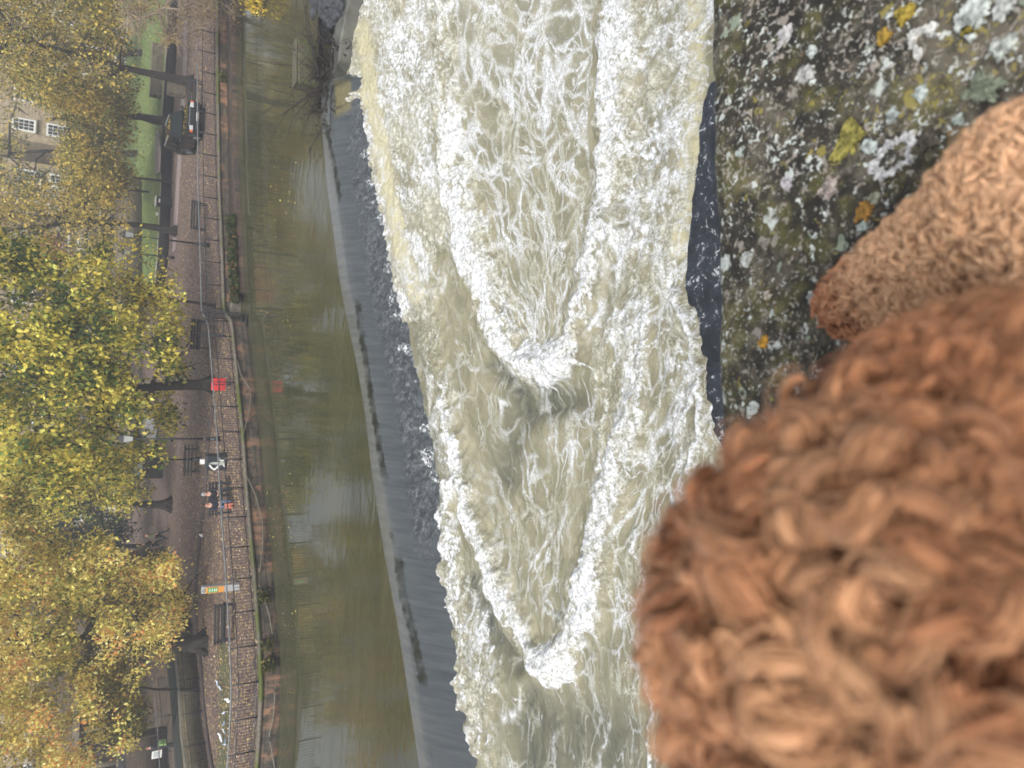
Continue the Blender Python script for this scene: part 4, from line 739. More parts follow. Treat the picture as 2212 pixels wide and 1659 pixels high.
# ---------------------------------------------------------------- trees
def inside(px, py, poly):
    r = False; n = len(poly); j = n-1
    for i in range(n):
        xi, yi = poly[i]; xj, yj = poly[j]
        if (yi > py) != (yj > py) and px < (xj-xi)*(py-yi)/(yj-yi)+xi: r = not r
        j = i
    return r
def tree(name, label, poly, yb, dy, trunk, r0, nbl, rad, leaf, per, pal, droop=.3, limbs=14, twigs=3, z_ground=0, flat_=.75, mat='bark', group='trees in the riverside park', sprays=1):
    """trunk: points (X, Y) on the picture at distance yb; poly: outline of the crown, turned into places at distance yb +- dy"""
    T = [ony(X, Y, yb) for X, Y in trunk]; T[0][2] = z_ground
    root = empty(name, tuple(T[0]), 0, label, 'tree', group)
    px = [p[0] for p in poly]; py = [p[1] for p in poly]; C_ = []; tries = 0
    while len(C_) < nbl and tries < 20000:
        tries += 1; X, Y = rng.uniform(min(px), max(px)), rng.uniform(min(py), max(py))
        m_ = rad/yb*1598*.75
        if inside(X, Y, poly) and inside(X+m_, Y, poly) and inside(X, Y-m_*.7, poly) and inside(X, Y+m_*.7, poly):
            yy = yb+rng.uniform(-dy, dy); C_.append(ony(X, Y, yy))
    if not C_: C_ = [ony(np.mean(px), np.mean(py), yb)]
    C_ = np.array(C_); R_ = rad*rng.uniform(.6, 1.3, len(C_))
    # wood
    b = MB(); n = len(T); rr = [r0*1.55]+[r0*(1-.75*i/(n-1)) for i in range(1, n)] if n > 2 else [r0*1.4, r0*.7]
    P0 = T[0]; P1 = P0+(T[1]-P0)*.12 if n > 1 else P0
    for a in range(5):                  # root flare
        an = a*1.256+.4; b.tube([P0+np.array([math.cos(an)*r0*1.7, math.sin(an)*r0*1.7, -.05]), P0+np.array([math.cos(an)*r0*.8, math.sin(an)*r0*.8, r0*1.1]), P0+np.array([0, 0, r0*3.2])], [r0*.3, r0*.42, r0*.4], 6)
    b.tube([P0+np.array([0, 0, -.1]), P1]+T[1:], [rr[0]*.85, r0]+rr[1:], 12)
    top = T[-1]; tl = np.array(T)
    order = np.argsort(np.linalg.norm(C_-top, axis=1)); nodes = [top.copy()]; nr = [r0*.45]
    for q in T[1:-1]: nodes.append(q); nr.append(r0*.5)
    W = []
    for i, ci in enumerate(order):
        c = C_[ci]; d = [np.linalg.norm(nn-c)+(3 if nn[2] > c[2]+1 else 0) for nn in nodes]; k = int(np.argmin(d)); s = nodes[k]
        mid = (s+c)/2+rng.normal(size=3)*.12*np.linalg.norm(c-s)+np.array([0, 0, .08*np.linalg.norm(c-s)])
        rb = min(nr[k]*.8, r0*.42); b.tube([s, (s+mid)/2+rng.normal(size=3)*.05, mid, c], [rb, rb*.85, rb*.7, rb*.45], 6, False); nodes += [mid, c]; nr += [rb*.7, rb*.45]
        for _ in range(twigs):
            e = c+rng.normal(size=3)*R_[ci]*.8; m2 = (c+e)/2+rng.normal(size=3)*.15; b.tube([c, m2, e], [rb*.3+.008, rb*.18+.006, .006], 4, False)
    b.build('trunk', M[mat], root, True, world=True)
    # leaves in sprays
    nl = [int(per*(r/rad)**2) for r in R_]; A = []
    for c, r, k in zip(C_, R_, nl):
        ns = max(3, k//9); q = rng.normal(size=(ns, 3)); q /= np.linalg.norm(q, axis=1)[:, None]; q *= (rng.uniform(0, 1, ns)**.4)[:, None]*r*np.array([1, 1, flat_])
        sp_ = c+q; pp = sp_[rng.integers(0, ns, k)]+rng.normal(size=(k, 3))*leaf*.95; A.append(pp)
    A = np.concatenate(A); N = len(A); L_ = leaf*rng.uniform(.55, 1.25, N); Wd = L_*rng.uniform(.4, .7, N)
    d = rng.normal(size=(N, 3)); d[:, 2] -= droop*2.2; d /= np.linalg.norm(d, axis=1)[:, None]
    u = np.cross(d, rng.normal(size=(N, 3))); u /= np.linalg.norm(u, axis=1)[:, None]; nn = np.cross(u, d)
    V = np.stack([A, A+d*(L_*.45)[:, None]+u*(Wd*.5)[:, None]+nn*(Wd*.15)[:, None], A+d*L_[:, None], A+d*(L_*.5)[:, None]-u*(Wd*.5)[:, None]+nn*(Wd*.15)[:, None]], 1).reshape(-1, 3)
    Fc = np.arange(4*N).reshape(-1, 4)
    pal_ = np.array([lin(c) for c, w_ in pal]); pw = np.array([w_ for c, w_ in pal], float); pw /= pw.sum()
    big = fbm(A[:, 0]*.35+A[:, 1]*.2, A[:, 2]*.45+3, 3, 33)*.6+fbm(A[:, 0]*1.3, A[:, 2]*1.3+A[:, 1], 2, 37)*.7; idx = np.clip(np.searchsorted(np.cumsum(pw), np.clip(.5+.75*big+rng.normal(size=N)*.22, 0, .999)), 0, len(pal)-1)
    col = np.minimum(pal_[idx]*rng.uniform(.65, 1.5, N)[:, None], .92)
    mk('crown', V, Fc, M['leaf'], root, attrs={'tint': np.repeat(np.clip(col, 0, 1), 4, 0)}, world=True)
    return root
GOLD = [((112, 118, 54), 1.5), ((190, 176, 90), 2), ((228, 206, 112), 3), ((244, 222, 140), 3), ((228, 160, 98), .9)]
LIME = [((58, 82, 42), 1.4), ((96, 114, 52), 2.2), ((156, 154, 68), 2.2), ((216, 198, 86), 2.9), ((240, 218, 112), 2.2)]
OLIVE = [((66, 72, 44), 2), ((104, 106, 60), 2.4), ((144, 138, 76), 2.2), ((192, 172, 88), 1.6), ((226, 198, 104), 1.)]
THIN = [((104, 102, 60), 1.2), ((158, 146, 78), 2), ((210, 184, 94), 2.2), ((232, 204, 110), 1.2)]
tree('lime_tree', 'big drooping green and yellow tree by the red box, middle of the far bank', [(-200, 480), (-200, 1050), (60, 1050), (180, 1070), (320, 1010), (372, 985), (395, 930), (404, 820), (402, 700), (408, 655), (388, 622), (330, 620), (280, 565), (200, 545), (100, 500)], 44.5, 3.8,
     [(458, 830), (400, 832), (330, 836), (240, 842), (120, 850)], .34, 185, 1.0, .27, 255, LIME, .55, group=None)
tree('lime_tree', 'sparse low yellow sprays reaching over the path near the second lamp post', [(240, 500), (250, 640), (330, 660), (402, 640), (398, 600), (360, 530), (310, 500)], 45, 1.5, [(404, 655), (330, 640), (280, 600)], .09, 26, .75, .20, 34, [((120, 124, 50), 1), ((196, 180, 70), 2), ((232, 204, 88), 2)], .5, twigs=5, group=None, z_ground=0)
tree('maple_tree', 'golden yellow tree with the thick dark trunk at far left', [(-200, 1090), (60, 1030), (110, 1075), (150, 1150), (230, 1120), (300, 1120), (325, 1160), (385, 1190), (425, 1205), (398, 1255), (412, 1290), (418, 1330), (360, 1350), (372, 1380), (412, 1395), (408, 1420), (382, 1475), (352, 1495), (335, 1515), (330, 1560), (305, 1600), (280, 1625), (240, 1632), (222, 1680), (150, 1850), (-200, 1850)], 43, 3.4,
     [(447, 1389), (400, 1392), (340, 1393), (270, 1396), (180, 1380), (80, 1380)], .44, 240, .95, .20, 330, GOLD, .35, group=None)
tree('maple_tree', 'olive lower boughs hanging at the far left above the walkway', [(180, 1420), (180, 1560), (260, 1610), (330, 1560), (325, 1510), (300, 1440), (250, 1400)], 44.5, 1.5, [(392, 1496), (340, 1490), (270, 1480)], .1, 22, .9, .19, 330, [((84, 84, 40), 2), ((120, 114, 52), 2), ((160, 140, 64), 1)], .4, group=None, z_ground=0)
tree('park_tree', 'slim tall tree with a long bare dark trunk beside the black bin', [(-160, 380), (-160, 560), (60, 565), (200, 545), (268, 525), (292, 470), (262, 400), (150, 385)], 64, 3, [(382, 499), (340, 492), (300, 486), (200, 480), (110, 486), (0, 500)], .3, 62, 1.35, .26, 120, THIN, .3, twigs=5, group=None)
tree('park_tree', 'olive tree whose forked trunk rises behind the black car', [(-160, 150), (-60, 190), (60, 200), (130, 250), (150, 300), (140, 370), (90, 400), (150, 425), (250, 425), (300, 375), (306, 310), (300, 250), (306, 200), (300, 165), (200, 155)], 68, 3.5, [(360, 262), (330, 258), (305, 252), (200, 250), (100, 258)], .44, 105, 1.55, .27, 230, OLIVE[1:]+THIN[1:3], .35, group=None)
tree('park_tree', 'dark leaning tree nearest the top right corner beside the low wall', [(-160, -160), (-160, 190), (120, 215), (230, 200), (295, 175), (310, 100), (310, -60), (300, -160)], 59, 3, [(415, 178), (370, 168), (330, 160), (285, 150), (180, 120), (60, 90)], .36, 100, 1.45, .25, 200, THIN+OLIVE[1:3], .3, twigs=6, group=None)
tree('young_tree', 'young thin straight tree standing on the path between car and bin', [(150, 360), (150, 440), (290, 425), (300, 380)], 68.5, 1.5, [(372, 393), (303, 385), (240, 384)], .13, 12, 1.0, .25, 90, OLIVE, .3, group=None)
tree('park_tree', 'tree with a short dark trunk behind the seated pair', [(60, 960), (60, 1120), (200, 1130), (310, 1100), (340, 1040), (348, 1000), (260, 950)], 59.5, 2.5, [(371, 1090), (340, 1090), (300, 1090), (230, 1080), (130, 1060)], .36, 46, 1.3, .26, 190, LIME, .45, group=None)
tree('evergreen_tree', 'dark blue-green evergreen between the yellow crown and the big green tree', [(40, 1040), (40, 1300), (200, 1310), (270, 1230), (300, 1130), (250, 1050)], 72, 2.5, [(345, 1180), (280, 1180), (150, 1170)], .3, 70, 1.7, .24, 330, [((30, 44, 38), 2), ((44, 58, 46), 2), ((62, 74, 50), 1)], .2, group=None)
tree('maple_tree', 'small orange-red maple far back above the lawn', [(70, 500), (66, 630), (135, 618), (142, 505)], 82, 1.5, [(300, 560), (200, 560), (130, 560)], .16, 16, 1.2, .26, 90, [((196, 110, 70), 2), ((214, 136, 84), 2), ((170, 84, 58), 1)], .3, group=None)
tree('evergreen_tree', 'round grey-green shrub beside the young thin tree', [(195, 370), (195, 440), (262, 440), (275, 380)], 76, 1.2, [(300, 410), (260, 408), (230, 408)], .12, 12, 1.1, .2, 300, [((62, 84, 72), 2), ((88, 106, 92), 1)], .1, group=None)
for i, (Y, lab, pal, xl) in enumerate(((-60, 'backmost olive tree at the top right corner', OLIVE, 300), (110, 'backmost tree behind the dark leaning tree', THIN, 290), (330, 'backmost tree in front of the sash windows', OLIVE, 250), (470, 'backmost tree behind the grey garden wall', OLIVE, 285), (640, 'backmost tree between the red maple and the big green tree', THIN, 280), (820, 'backmost dark tree behind the big green tree', OLIVE, 330), (990, 'backmost tree behind the kiosk', OLIVE, 320), (1430, 'backmost tree behind the golden crown', GOLD, 330))):
    if i == 2: poly = [(-120, 200), (40, 190), (120, 260), (200, 240), (250, 330), (200, 430), (100, 470), (-120, 470)]
    else: poly = [(-120, Y-120), (60, Y-130), (200, Y-110), (xl, Y-60), (xl-5, Y+70), (180, Y+110), (60, Y+120), (-120, Y+110)]
    tree('background_tree', lab, poly, 86, 3, [(300, Y), (220, Y+4), (100, Y-4), (20, Y)], .32, 46 if i != 2 else 14, 1.9, .34, 150 if i != 2 else 150, pal, .3, twigs=6, z_ground=1.0, group='trees at the back of the park')
# twiggy willow hanging over the railing at the top right
tree('willow', 'twiggy pale willow hanging over the railing in the top right corner', [(250, -260), (262, 40), (300, 105), (360, 118), (440, 112), (505, 92), (535, 62), (548, 10), (552, -260)], 45.0, 2.2, [(480, -90), (420, -60), (345, 25), (300, 40)], .2, 120, .8, .11, 190, [((120, 104, 72), 2), ((160, 138, 92), 3), ((190, 164, 104), 2), ((176, 158, 66), 1)], .2, twigs=22, mat='pale_twig', group=None)
tree('yellow_shrub', 'bright yellow leaves drooping to the water in the top right corner', [(525, -120), (528, 30), (555, 45), (572, 20), (572, -120)], 40, .8, [(545, -90), (548, -30), (560, 20)], .05, 22, .5, .16, 110, [((190, 168, 62), 2), ((222, 192, 80), 2)], .4, z_ground=-.5, group=None)
# ---------------------------------------------------------------- street furniture
def lamp(X, Y, h, label):
    p = onz(X, Y, 0); r = empty('lamp_post', tuple(p), 0, label, 'lamp post', 'lamp posts on the far bank'); b = MB()
    b.cyl((0, 0, 0), (0, 0, .55), .13, .11).cyl((0, 0, .55), (0, 0, .9), .09, .07).tube([(0, 0, .9), (0, 0, h*.5), (0, 0, h-.55)], [.055, .045, .035], 10).box((0, 0, h-.78), (.5, .04, .04)).box((0, 0, h*.4), (.12, .12, .06)); b.build('post', M['dark_metal'], r, True)
    b = MB(); b.prism([(-.11, -.11), (.11, -.11), (.11, .11), (-.11, .11)], h-.55, h-.12, taper=[(-.19, -.19), (.19, -.19), (.19, .19), (-.19, .19)]); g = b.build('lantern', plain('lantern_glass', (186, 190, 186), .3, .1), r)
    b = MB(); b.prism([(-.22, -.22), (.22, -.22), (.22, .22), (-.22, .22)], h-.12, h+.1, taper=[(-.06, -.06), (.06, -.06), (.06, .06), (-.06, .06)]).ball((0, 0, h+.14), .05)
    for sx in (-1, 1):
        for sy in (-1, 1): b.bar((sx*.115, sy*.115, h-.55), (sx*.195, sy*.195, h-.12), .022)
    b.build('lantern_cap', M['dark_metal'], r); return r
lamp(477, 948, 4.75, 'tall black lamp post nearest the water in front of the kiosk')
lamp(453, 530, 4.7, 'black lamp post by the railing between bench and drooping yellow sprays')
lamp(376, 557, 3.7, 'farther black lamp post against the low black wall')
lamp(437, 992, 4.4, 'thin lamp post rising behind the picnic bench and the notice board')
def bench(X, Y, rz, label, wd=1.8, sc_=1, z=0):
    p = onz(X, Y, z); r = empty('bench', tuple(p), rz, label, 'bench', 'benches along the riverside path')
    for k, y in enumerate((-.2, 0, .2)): MB().box((0, y, .45), (wd, .15, .05)).build('seat_slat', M['dark_wood'], r)
    for z_ in (.62, .78, .92): MB().box((0, .3+.06*(z_-.6), z_), (wd, .04, .11)).build('back_slat', M['dark_wood'], r)
    for s in (-1, 1):
        b = MB(); x = s*(wd/2-.12); b.bar((x, -.25, 0), (x, -.25, .64), .06).bar((x, .25, 0), (x, .34, .98), .06).bar((x, -.27, .64), (x, .3, .66), .06).bar((x, -.25, .40), (x, .27, .40), .06); b.build('leg', M['dark_metal'], r)
    return r
bench(437, 205, math.radians(178), 'dark bench behind the railing above the black car')
bench(447, 470, math.radians(180), 'dark bench behind the railing beside the second lamp post')
bench(448, 724, math.radians(180), 'dark bench behind the metal stair frame')
bench(507, 1342, math.radians(190), 'low dark bench beside the grey and orange pillar')
def picnic(X, Y, label):
    p = onz(X, Y, 0); r = empty('picnic_table', tuple(p), math.radians(4), label, 'picnic table')
    for y in (-.24, 0, .24): MB().box((0, y, .74), (1.9, .2, .05)).build('table_board', M['dark_wood'], r)
    for s in (-1, 1): MB().box((0, s*.66, .44), (1.9, .26, .05)).build('seat', M['dark_wood'], r)
    for s in (-1, 1): b = MB(); x = s*.68; b.bar((x, -.6, 0), (x, -.2, .72), .08).bar((x, .6, 0), (x, .2, .72), .08).bar((x, -.75, .39), (x, .75, .39), .07); b.build('leg', M['dark_metal'], r)
picnic(427, 994, 'dark picnic table on the fallen leaves behind the notice board')
# notice board
p = onz(489, 997, 0); r = empty('notice_board', tuple(p), math.radians(-6), 'dark planter box painted with pale flowers behind the railing, below the picnic table', 'planter')
MB().box((0, 0, .52), (.78, .62, 1.0), 0, .96).build('body', plain('dark_paint', (34, 42, 46), .5), r, bevel=.03); b = MB(); rs = np.random.default_rng(3)
for k in range(26):
    a = k/26; b.ball((-.28+.14*math.sin(a*7)+.10, -.325+.012*a, .12+.75*a), .035+.02*rs.random(), 6, (1, .25, 1)); 
    if k < 16: b.ball((.22-.10*math.sin(a*6), -.325+.012*a, .12+.6*a), .03+.02*rs.random(), 6, (1, .25, 1))
b.build('painted_flowers', M['white_paint'], r); b = MB(); b.prism([(-.10, .12), (.06, .12), (.05, .72), (-.01, .9), (-.06, .72)], -.335, -.315, 'y'); b.build('painted_stem', plain('silver_green', (168, 174, 164), .5), r)
MB().box((0, .1, 1.14), (.24, .2, .2)).build('white_cap', M['white_paint'], r)
# red life-ring box on the railing
p = onz(500, 831, 0); r = empty('life_ring_box', tuple(p), math.radians(-8), 'red box with a dark cross fixed to the river railing beside the trunk', 'box'); RED = plain('red_paint', (206, 52, 52), .5, .12)
MB().box((0, 0, .62), (.62, .18, .66)).build('box', RED, r, bevel=.03); MB().box((0, 0, .14), (.07, .07, .28)).build('post', M['dark_metal'], r); b = MB()
for sx, sz in ((-.155, .46), (-.155, .62), (-.155, .78), (.155, .46), (.155, .62), (.155, .78)): b.box((sx, -.1, sz), (.24, .04, .11))
b.build('red_panels', RED, r); MB().box((0, -.096, .62), (.05, .05, .5)).box((0, -.096, .62), (.5, .05, .045)).build('dark_cross', M['dark_metal'], r)
# grey and orange pillar
p = onz(517, 1266, 0); r = empty('rescue_pillar', tuple(p), math.radians(-14), 'grey pillar with an orange and green panel on the leafy bank', 'pillar'); b = MB(); b.box((0, 0, .82), (.34, .2, 1.64)); b.build('pillar', plain('light_grey', (158, 160, 160), .5, .08), r, bevel=.03)
MB().box((0, -.104, 1.08), (.30, .02, .78)).build('orange_panel', plain('orange', (206, 142, 66), .5, .06), r); MB().box((0, -.119, 1.17), (.21, .02, .42)).build('green_sign', plain('green_sign', (70, 150, 84), .5, .05), r)
b = MB()
for z in (1.30, 1.20, 1.10, 1.02): b.box((0, -.132, z), (.13, .012, .035))
b.build('sign_lettering', M['white_paint'], r); b = MB(); b.tube([(.065*math.cos(a), -.108, 1.55+.065*math.sin(a)) for a in np.linspace(0, 2*math.pi, 17)], .012, 5); b.build('ring_emblem', M['dark_metal'], r)
# litter bin, barrier, small sign
p = onz(371, 440, 0); r = empty('litter_bin', tuple(p), math.radians(4), 'black litter bin with a white top against the low black wall', 'bin'); MB().box((0, 0, .62), (.72, .62, 1.14)).build('body', plain('bin_black', (30, 34, 38), .4, .1), r, bevel=.04); MB().box((0, 0, 1.24), (.8, .7, .09)).build('lid', M['white_paint'], r, bevel=.02); MB().box((.02, -.325, .98), (.34, .03, .12)).build('slot', M['white_paint'], r)
p = onz(364, 466, 0); r = empty('barrier_post', tuple(p), 0, 'short red and white barrier post between the bin and the slim trunk', 'barrier'); MB().box((0, 0, .3), (.26, .12, .6)).build('red_half', RED, r); MB().box((0, 0, .8), (.26, .12, .4)).build('white_half', M['white_paint'], r)
p = onz(372, 1622, 0); r = empty('small_sign', tuple(p), math.radians(-12), 'small white sign board beside the person with the green bag', 'sign'); MB().box((0, 0, .45), (.05, .05, .9)).build('post', M['dark_metal'], r); MB().box((0, -.04, .95), (.56, .04, .6)).build('board', M['white_paint'], r)
MB().box((0, -.065, .95), (.4, .012, .42)).build('print', plain('print_grey', (170, 174, 178), .6), r)
MBp = onz(372, 175, 0)
# stone plinths on the lawn
for (X, Y, lab) in ((362, 183, 'square grey stone block beside the leaning trunk'), (327, 150, 'long grey stone block lying on the lawn')):
    p = ony(X, Y, 62.5 if X > 350 else 72); hgt = 1.25 if X > 350 else 1.0; o = MB().box((0, 0, hgt/2), (1.3 if X > 350 else 4.5, 1, hgt)).build('stone_block', M['grey_stone'], None, bevel=.05); o.location = (p[0], 62.5 if X > 350 else 72, .75 if X < 350 else .05); tag(o, lab, 'stone block')
# ---------------------------------------------------------------- the parked car
def car():
    p = onz(431, 285, 0); r = empty('parked_car', tuple(p), math.radians(-90+4), 'muddy black off-road car parked on the leafy path, facing the river', 'car')   # local +x = front
    BK = plain('car_black', (16, 19, 20), .22, .3, 5); b = MB(); L_, W, = 4.7, 1.86
    low = [(-2.35, .42), (-2.33, 1.02), (-2.2, 1.08), (1.05, 1.10), (2.15, 1.00), (2.33, .86), (2.36, .42), (1.9, .34), (-1.95, .34)]
    b.prism(low, -W/2, W/2, 'y'); body = b.build('body', BK, r, bevel=.07)
    b = MB(); top = [(-2.25, 1.08), (.98, 1.10), (.32, 1.72), (-2.08, 1.76)]; n = 4; V = [(x, -W/2+.06, z) if z < 1.3 else (x, -W/2+.20, z) for x, z in top]+[(x, W/2-.06, z) if z < 1.3 else (x, W/2-.20, z) for x, z in top]
    b.add(V, [(3, 2, 1, 0), (4, 5, 6, 7), (0, 1, 5, 4), (1, 2, 6, 5), (2, 3, 7, 6), (3, 0, 4, 7)]); b.build('cabin', BK, r, bevel=.06)
    G = plain('car_glass', (18, 24, 23), .06, .4, 4, bump=.02)
    b = MB(); b.add([(.99, -.74, 1.14), (.99, .74, 1.14), (.40, .64, 1.67), (.40, -.64, 1.67), (.93, -.74, 1.14), (.93, .74, 1.14), (.34, .64, 1.67), (.34, -.64, 1.67)], [(0, 1, 2, 3), (4, 7, 6, 5), (0, 4, 5, 1), (1, 5, 6, 2), (2, 6, 7, 3), (3, 7, 4, 0)]); b.build('windscreen', G, r)
    for s in (-1, 1):
        for (xa, xb, xc, xd) in ((-.15, .78, .30, -.15), (-1.1, -.25, -.25, -1.08), (-2.05, -1.22, -1.2, -1.95)):
            o_ = .025; b = MB(); V = [(xa, s*(W/2-.065+o_), 1.14), (xb, s*(W/2-.065+o_), 1.14), (xc, s*(W/2-.19+o_), 1.64), (xd, s*(W/2-.19+o_), 1.64)]; V += [(x, y-s*.04, z) for x, y, z in V]
            b.add(V, [(0, 1, 2, 3), (7, 6, 5, 4), (0, 4, 5, 1), (1, 5, 6, 2), (2, 6, 7, 3), (3, 7, 4, 0)]); b.build('side_window', G, r)
        b = MB(); b.tube([(-1.9, s*.66, 1.80), (.1, s*.66, 1.80)], .03, 6); b.build('roof_rail', plain('silver', (150, 155, 158), .35), r); b = MB(); b.ball((.75, s*1.04, 1.16), .13, 8, (.5, 1, .8)); b.build('mirror', BK, r, True)
        h_ = MB().box((2.30, s*.70, .80), (.14, .30, .2)).build('headlight', plain('headlamp', (190, 194, 196), .12, .05), r, bevel=.03); MB().box((2.26, s*.90, .80), (.16, .09, .16)).build('indicator', plain('amber', (226, 104, 40), .3, .05), h_)
        for x in (-1.42, 1.45):
            t = MB(); t.cyl((x, s*.70, .36), (x, s*.955, .36), .36, n=24); w_ = t.build('wheel', M['rubber'], r, True); t = MB(); t.cyl((x, s*.95, .36), (x, s*.968, .36), .2, n=16)
            for a in range(5): t.bar((x, s*.975, .36), (x+.2*math.cos(a*1.256), s*.975, .36+.2*math.sin(a*1.256)), .05, .02)
            t.build('rim', plain('rim', (118, 120, 120), .4), w_)
            t = MB(); P_ = [(x+.45*math.cos(a), s*.935, .38+.45*math.sin(a)) for a in np.linspace(-.1, math.pi+.1, 14)]; t.tube(P_, .05, 6); t.build('wheel_arch', plain('arch', (52, 52, 54), .7), r, True)
    b = MB()
    for z in (.66, .73, .80, .87): b.box((2.352, 0, z), (.05, .95, .035))
    b.build('grille', plain('grille', (62, 64, 66), .4), r); MB().box((2.36, 0, .48), (.16, 1.84, .18)).build('bumper', plain('bumper', (34, 36, 38), .6), r, bevel=.04)
    pl = MB().box((2.455, 0, .5), (.02, .52, .12)).build('number_plate', M['white_paint'], r); b = MB()
    for k in range(7):
        if k != 4: b.box((2.468, -.2+k*.066, .5), (.008, .04, .075))
    b.build('plate_characters', M['dark_metal'], pl); MB().box((2.35, 0, .93), (.03, 1.3, .02)).build('bonnet_trim', plain('silver', (150, 155, 158), .35), r)
    b = MB()
    for k in range(30): x, y = rng.uniform(1.1, 2.1), rng.uniform(-.8, .8); b.box((x, y, 1.12-.09*(x-1.05)), (.07, .05, .012), rng.uniform(0, 3))
    for k in range(14): b.box((rng.uniform(-1.9, .2), rng.uniform(-.6, .6), 1.755), (.07, .05, .03), rng.uniform(0, 3))
    b.build('fallen_leaves', plain('leaf_gold', (200, 170, 80), .8), r)
    r.scale = (1.07,)*3; return r
car()
# ---------------------------------------------------------------- people
def skinmesh(name, J, E, R, mat, parent):
    me = bpy.data.meshes.new(name); me.from_pydata(J, E, []); me.materials.append(mat); o = bpy.data.objects.new(name, me); COL.objects.link(o); o.parent = parent
    m = o.modifiers.new('skin', 'SKIN'); m.use_smooth_shade = True; sv = me.skin_vertices[0].data if me.skin_vertices else None
    if sv is None:
        bm = bmesh.new(); bm.from_mesh(me); bm.verts.layers.skin.verify(); bm.to_mesh(me); bm.free(); sv = me.skin_vertices[0].data
    for i, r in enumerate(R): sv[i].radius = (r, r) if not isinstance(r, tuple) else r; sv[i].use_root = (i == 0)
    s = o.modifiers.new('sub', 'SUBSURF'); s.levels = 2; s.render_levels = 2; return o
def person(loc, rz, label, pose, jacket, trousers, hair, hat=None, extra=None, cat='person', group=None):
    r = empty('person', loc, rz, label, cat, group)          # faces local -y
    J = dict(pose); nm = list(J); idx = {k: i for i, k in enumerate(nm)}
    ed = [('pel', 'sp'), ('sp', 'ch'), ('ch', 'nk'), ('nk', 'hd'), ('hd', 'top'), ('ch', 'sl'), ('sl', 'el'), ('el', 'wl'), ('wl', 'hl'), ('ch', 'sr'), ('sr', 'er'), ('er', 'wr'), ('wr', 'hr'), ('pel', 'pl'), ('pl', 'kl'), ('kl', 'al'), ('al', 'tl'), ('pel', 'pr'), ('pr', 'kr'), ('kr', 'ar'), ('ar', 'tr')]
    R = {'pel': .13, 'sp': .12, 'ch': .14, 'nk': .055, 'hd': .088, 'top': .07, 'sl': .06, 'sr': .06, 'el': .042, 'er': .042, 'wl': .03, 'wr': .03, 'hl': .035, 'hr': .035, 'pl': .085, 'pr': .085, 'kl': .058, 'kr': .058, 'al': .038, 'ar': .038, 'tl': .04, 'tr': .04}
    body = skinmesh('body', [J[k] for k in nm], [(idx[a], idx[b]) for a, b in ed], [R[k] for k in nm], plain('skin_tone', (206, 158, 134), .6, .06), r)
    def sub(name, keys, es, add, mat): 
        ix = {k: i for i, k in enumerate(keys)}; skinmesh(name, [J[k] for k in keys], [(ix[a], ix[b]) for a, b in es], [R[k]+add for k in keys], mat, body)
    sub('jacket', ['pel', 'sp', 'ch', 'sl', 'el', 'wl', 'sr', 'er', 'wr'], [('pel', 'sp'), ('sp', 'ch'), ('ch', 'sl'), ('sl', 'el'), ('el', 'wl'), ('ch', 'sr'), ('sr', 'er'), ('er', 'wr')], .028, jacket)
    sub('trousers', ['pel', 'pl', 'kl', 'al', 'pr', 'kr', 'ar'], [('pel', 'pl'), ('pl', 'kl'), ('kl', 'al'), ('pel', 'pr'), ('pr', 'kr'), ('kr', 'ar')], .016, trousers)
    b = MB()
    for s in 'lr': a, t = np.array(J['a'+s]), np.array(J['t'+s]); b.tube([a, (a+t)/2, t], [.05, .052, .04], 8)
    b.build('shoes', M['dark_wood'], body, True); hd = np.array(J['hd']); tp = np.array(J['top']); d = (tp-hd)/np.linalg.norm(tp-hd)
    MB().ball(hd+d*.075+np.array([0, .025, 0]), .098, 12, (1, 1.05, .95)).build('hair' if not hat else 'hat', hat or hair, body, True)
    b = MB(); b.ball(hd+np.array([0, -.088, .0]), .016, 6)
    for s in (-1, 1): b.ball(hd+np.array([s*.087, .0, .0]), .022, 6, (.4, 1, 1.3))
    b.build('nose_and_ears', plain('skin_tone2', (206, 158, 134), .6, .06), body, True); b = MB()
    for s in (-1, 1): b.ball(hd+np.array([s*.032, -.082, .025]), .01, 6)
    b.build('eyes', M['dark_metal'], body, True)
    for s in 'lr':                       # five fingers
        h_, w_ = np.array(J['h'+s]), np.array(J['w'+s]); dd = (h_-w_)/np.linalg.norm(h_-w_); sd2 = np.cross(dd, (0, 0, 1.)); sd2 = sd2/(np.linalg.norm(sd2)+1e-6) if np.linalg.norm(sd2) > .1 else np.array([1., 0, 0]); b = MB()
        for k in range(4): q = h_+sd2*(k-1.5)*.019; b.tube([q, q+dd*.05, q+dd*(.075+.008*(k in (1, 2)))+np.array([0, -.015, -.012])], [.010, .009, .007], 6)
        q = h_+sd2*.03-dd*.02; b.tube([q, q+sd2*.025+dd*.03, q+sd2*.03+dd*.055], [.011, .010, .008], 6); b.build('fingers', plain('skin_tone2', (206, 158, 134), .6, .06), body, True)
    if extra: extra(r)
    return r
def walk(st=.22, arm=.15):
    return dict(pel=(0, 0, .92), sp=(0, -.01, 1.08), ch=(0, -.02, 1.32), nk=(0, -.02, 1.48), hd=(0, -.03, 1.60), top=(0, -.02, 1.69), sl=(.17, -.01, 1.40), el=(.22, .06+arm*.3, 1.13), wl=(.22, -.02+arm, .92), hl=(.22, -.04+arm, .85), sr=(-.17, -.01, 1.40), er=(-.22, -.0, 1.13), wr=(-.21, -.12-arm*.5, .94), hr=(-.21, -.16-arm*.5, .88),
                pl=(.09, 0, .86), kl=(.10, -st*.5-.04, .48), al=(.10, -st, .09), tl=(.10, -st-.16, .04), pr=(-.09, 0, .86), kr=(-.10, st*.3-.06, .48), ar=(-.10, st, .12), tr=(-.10, st-.14, .04))
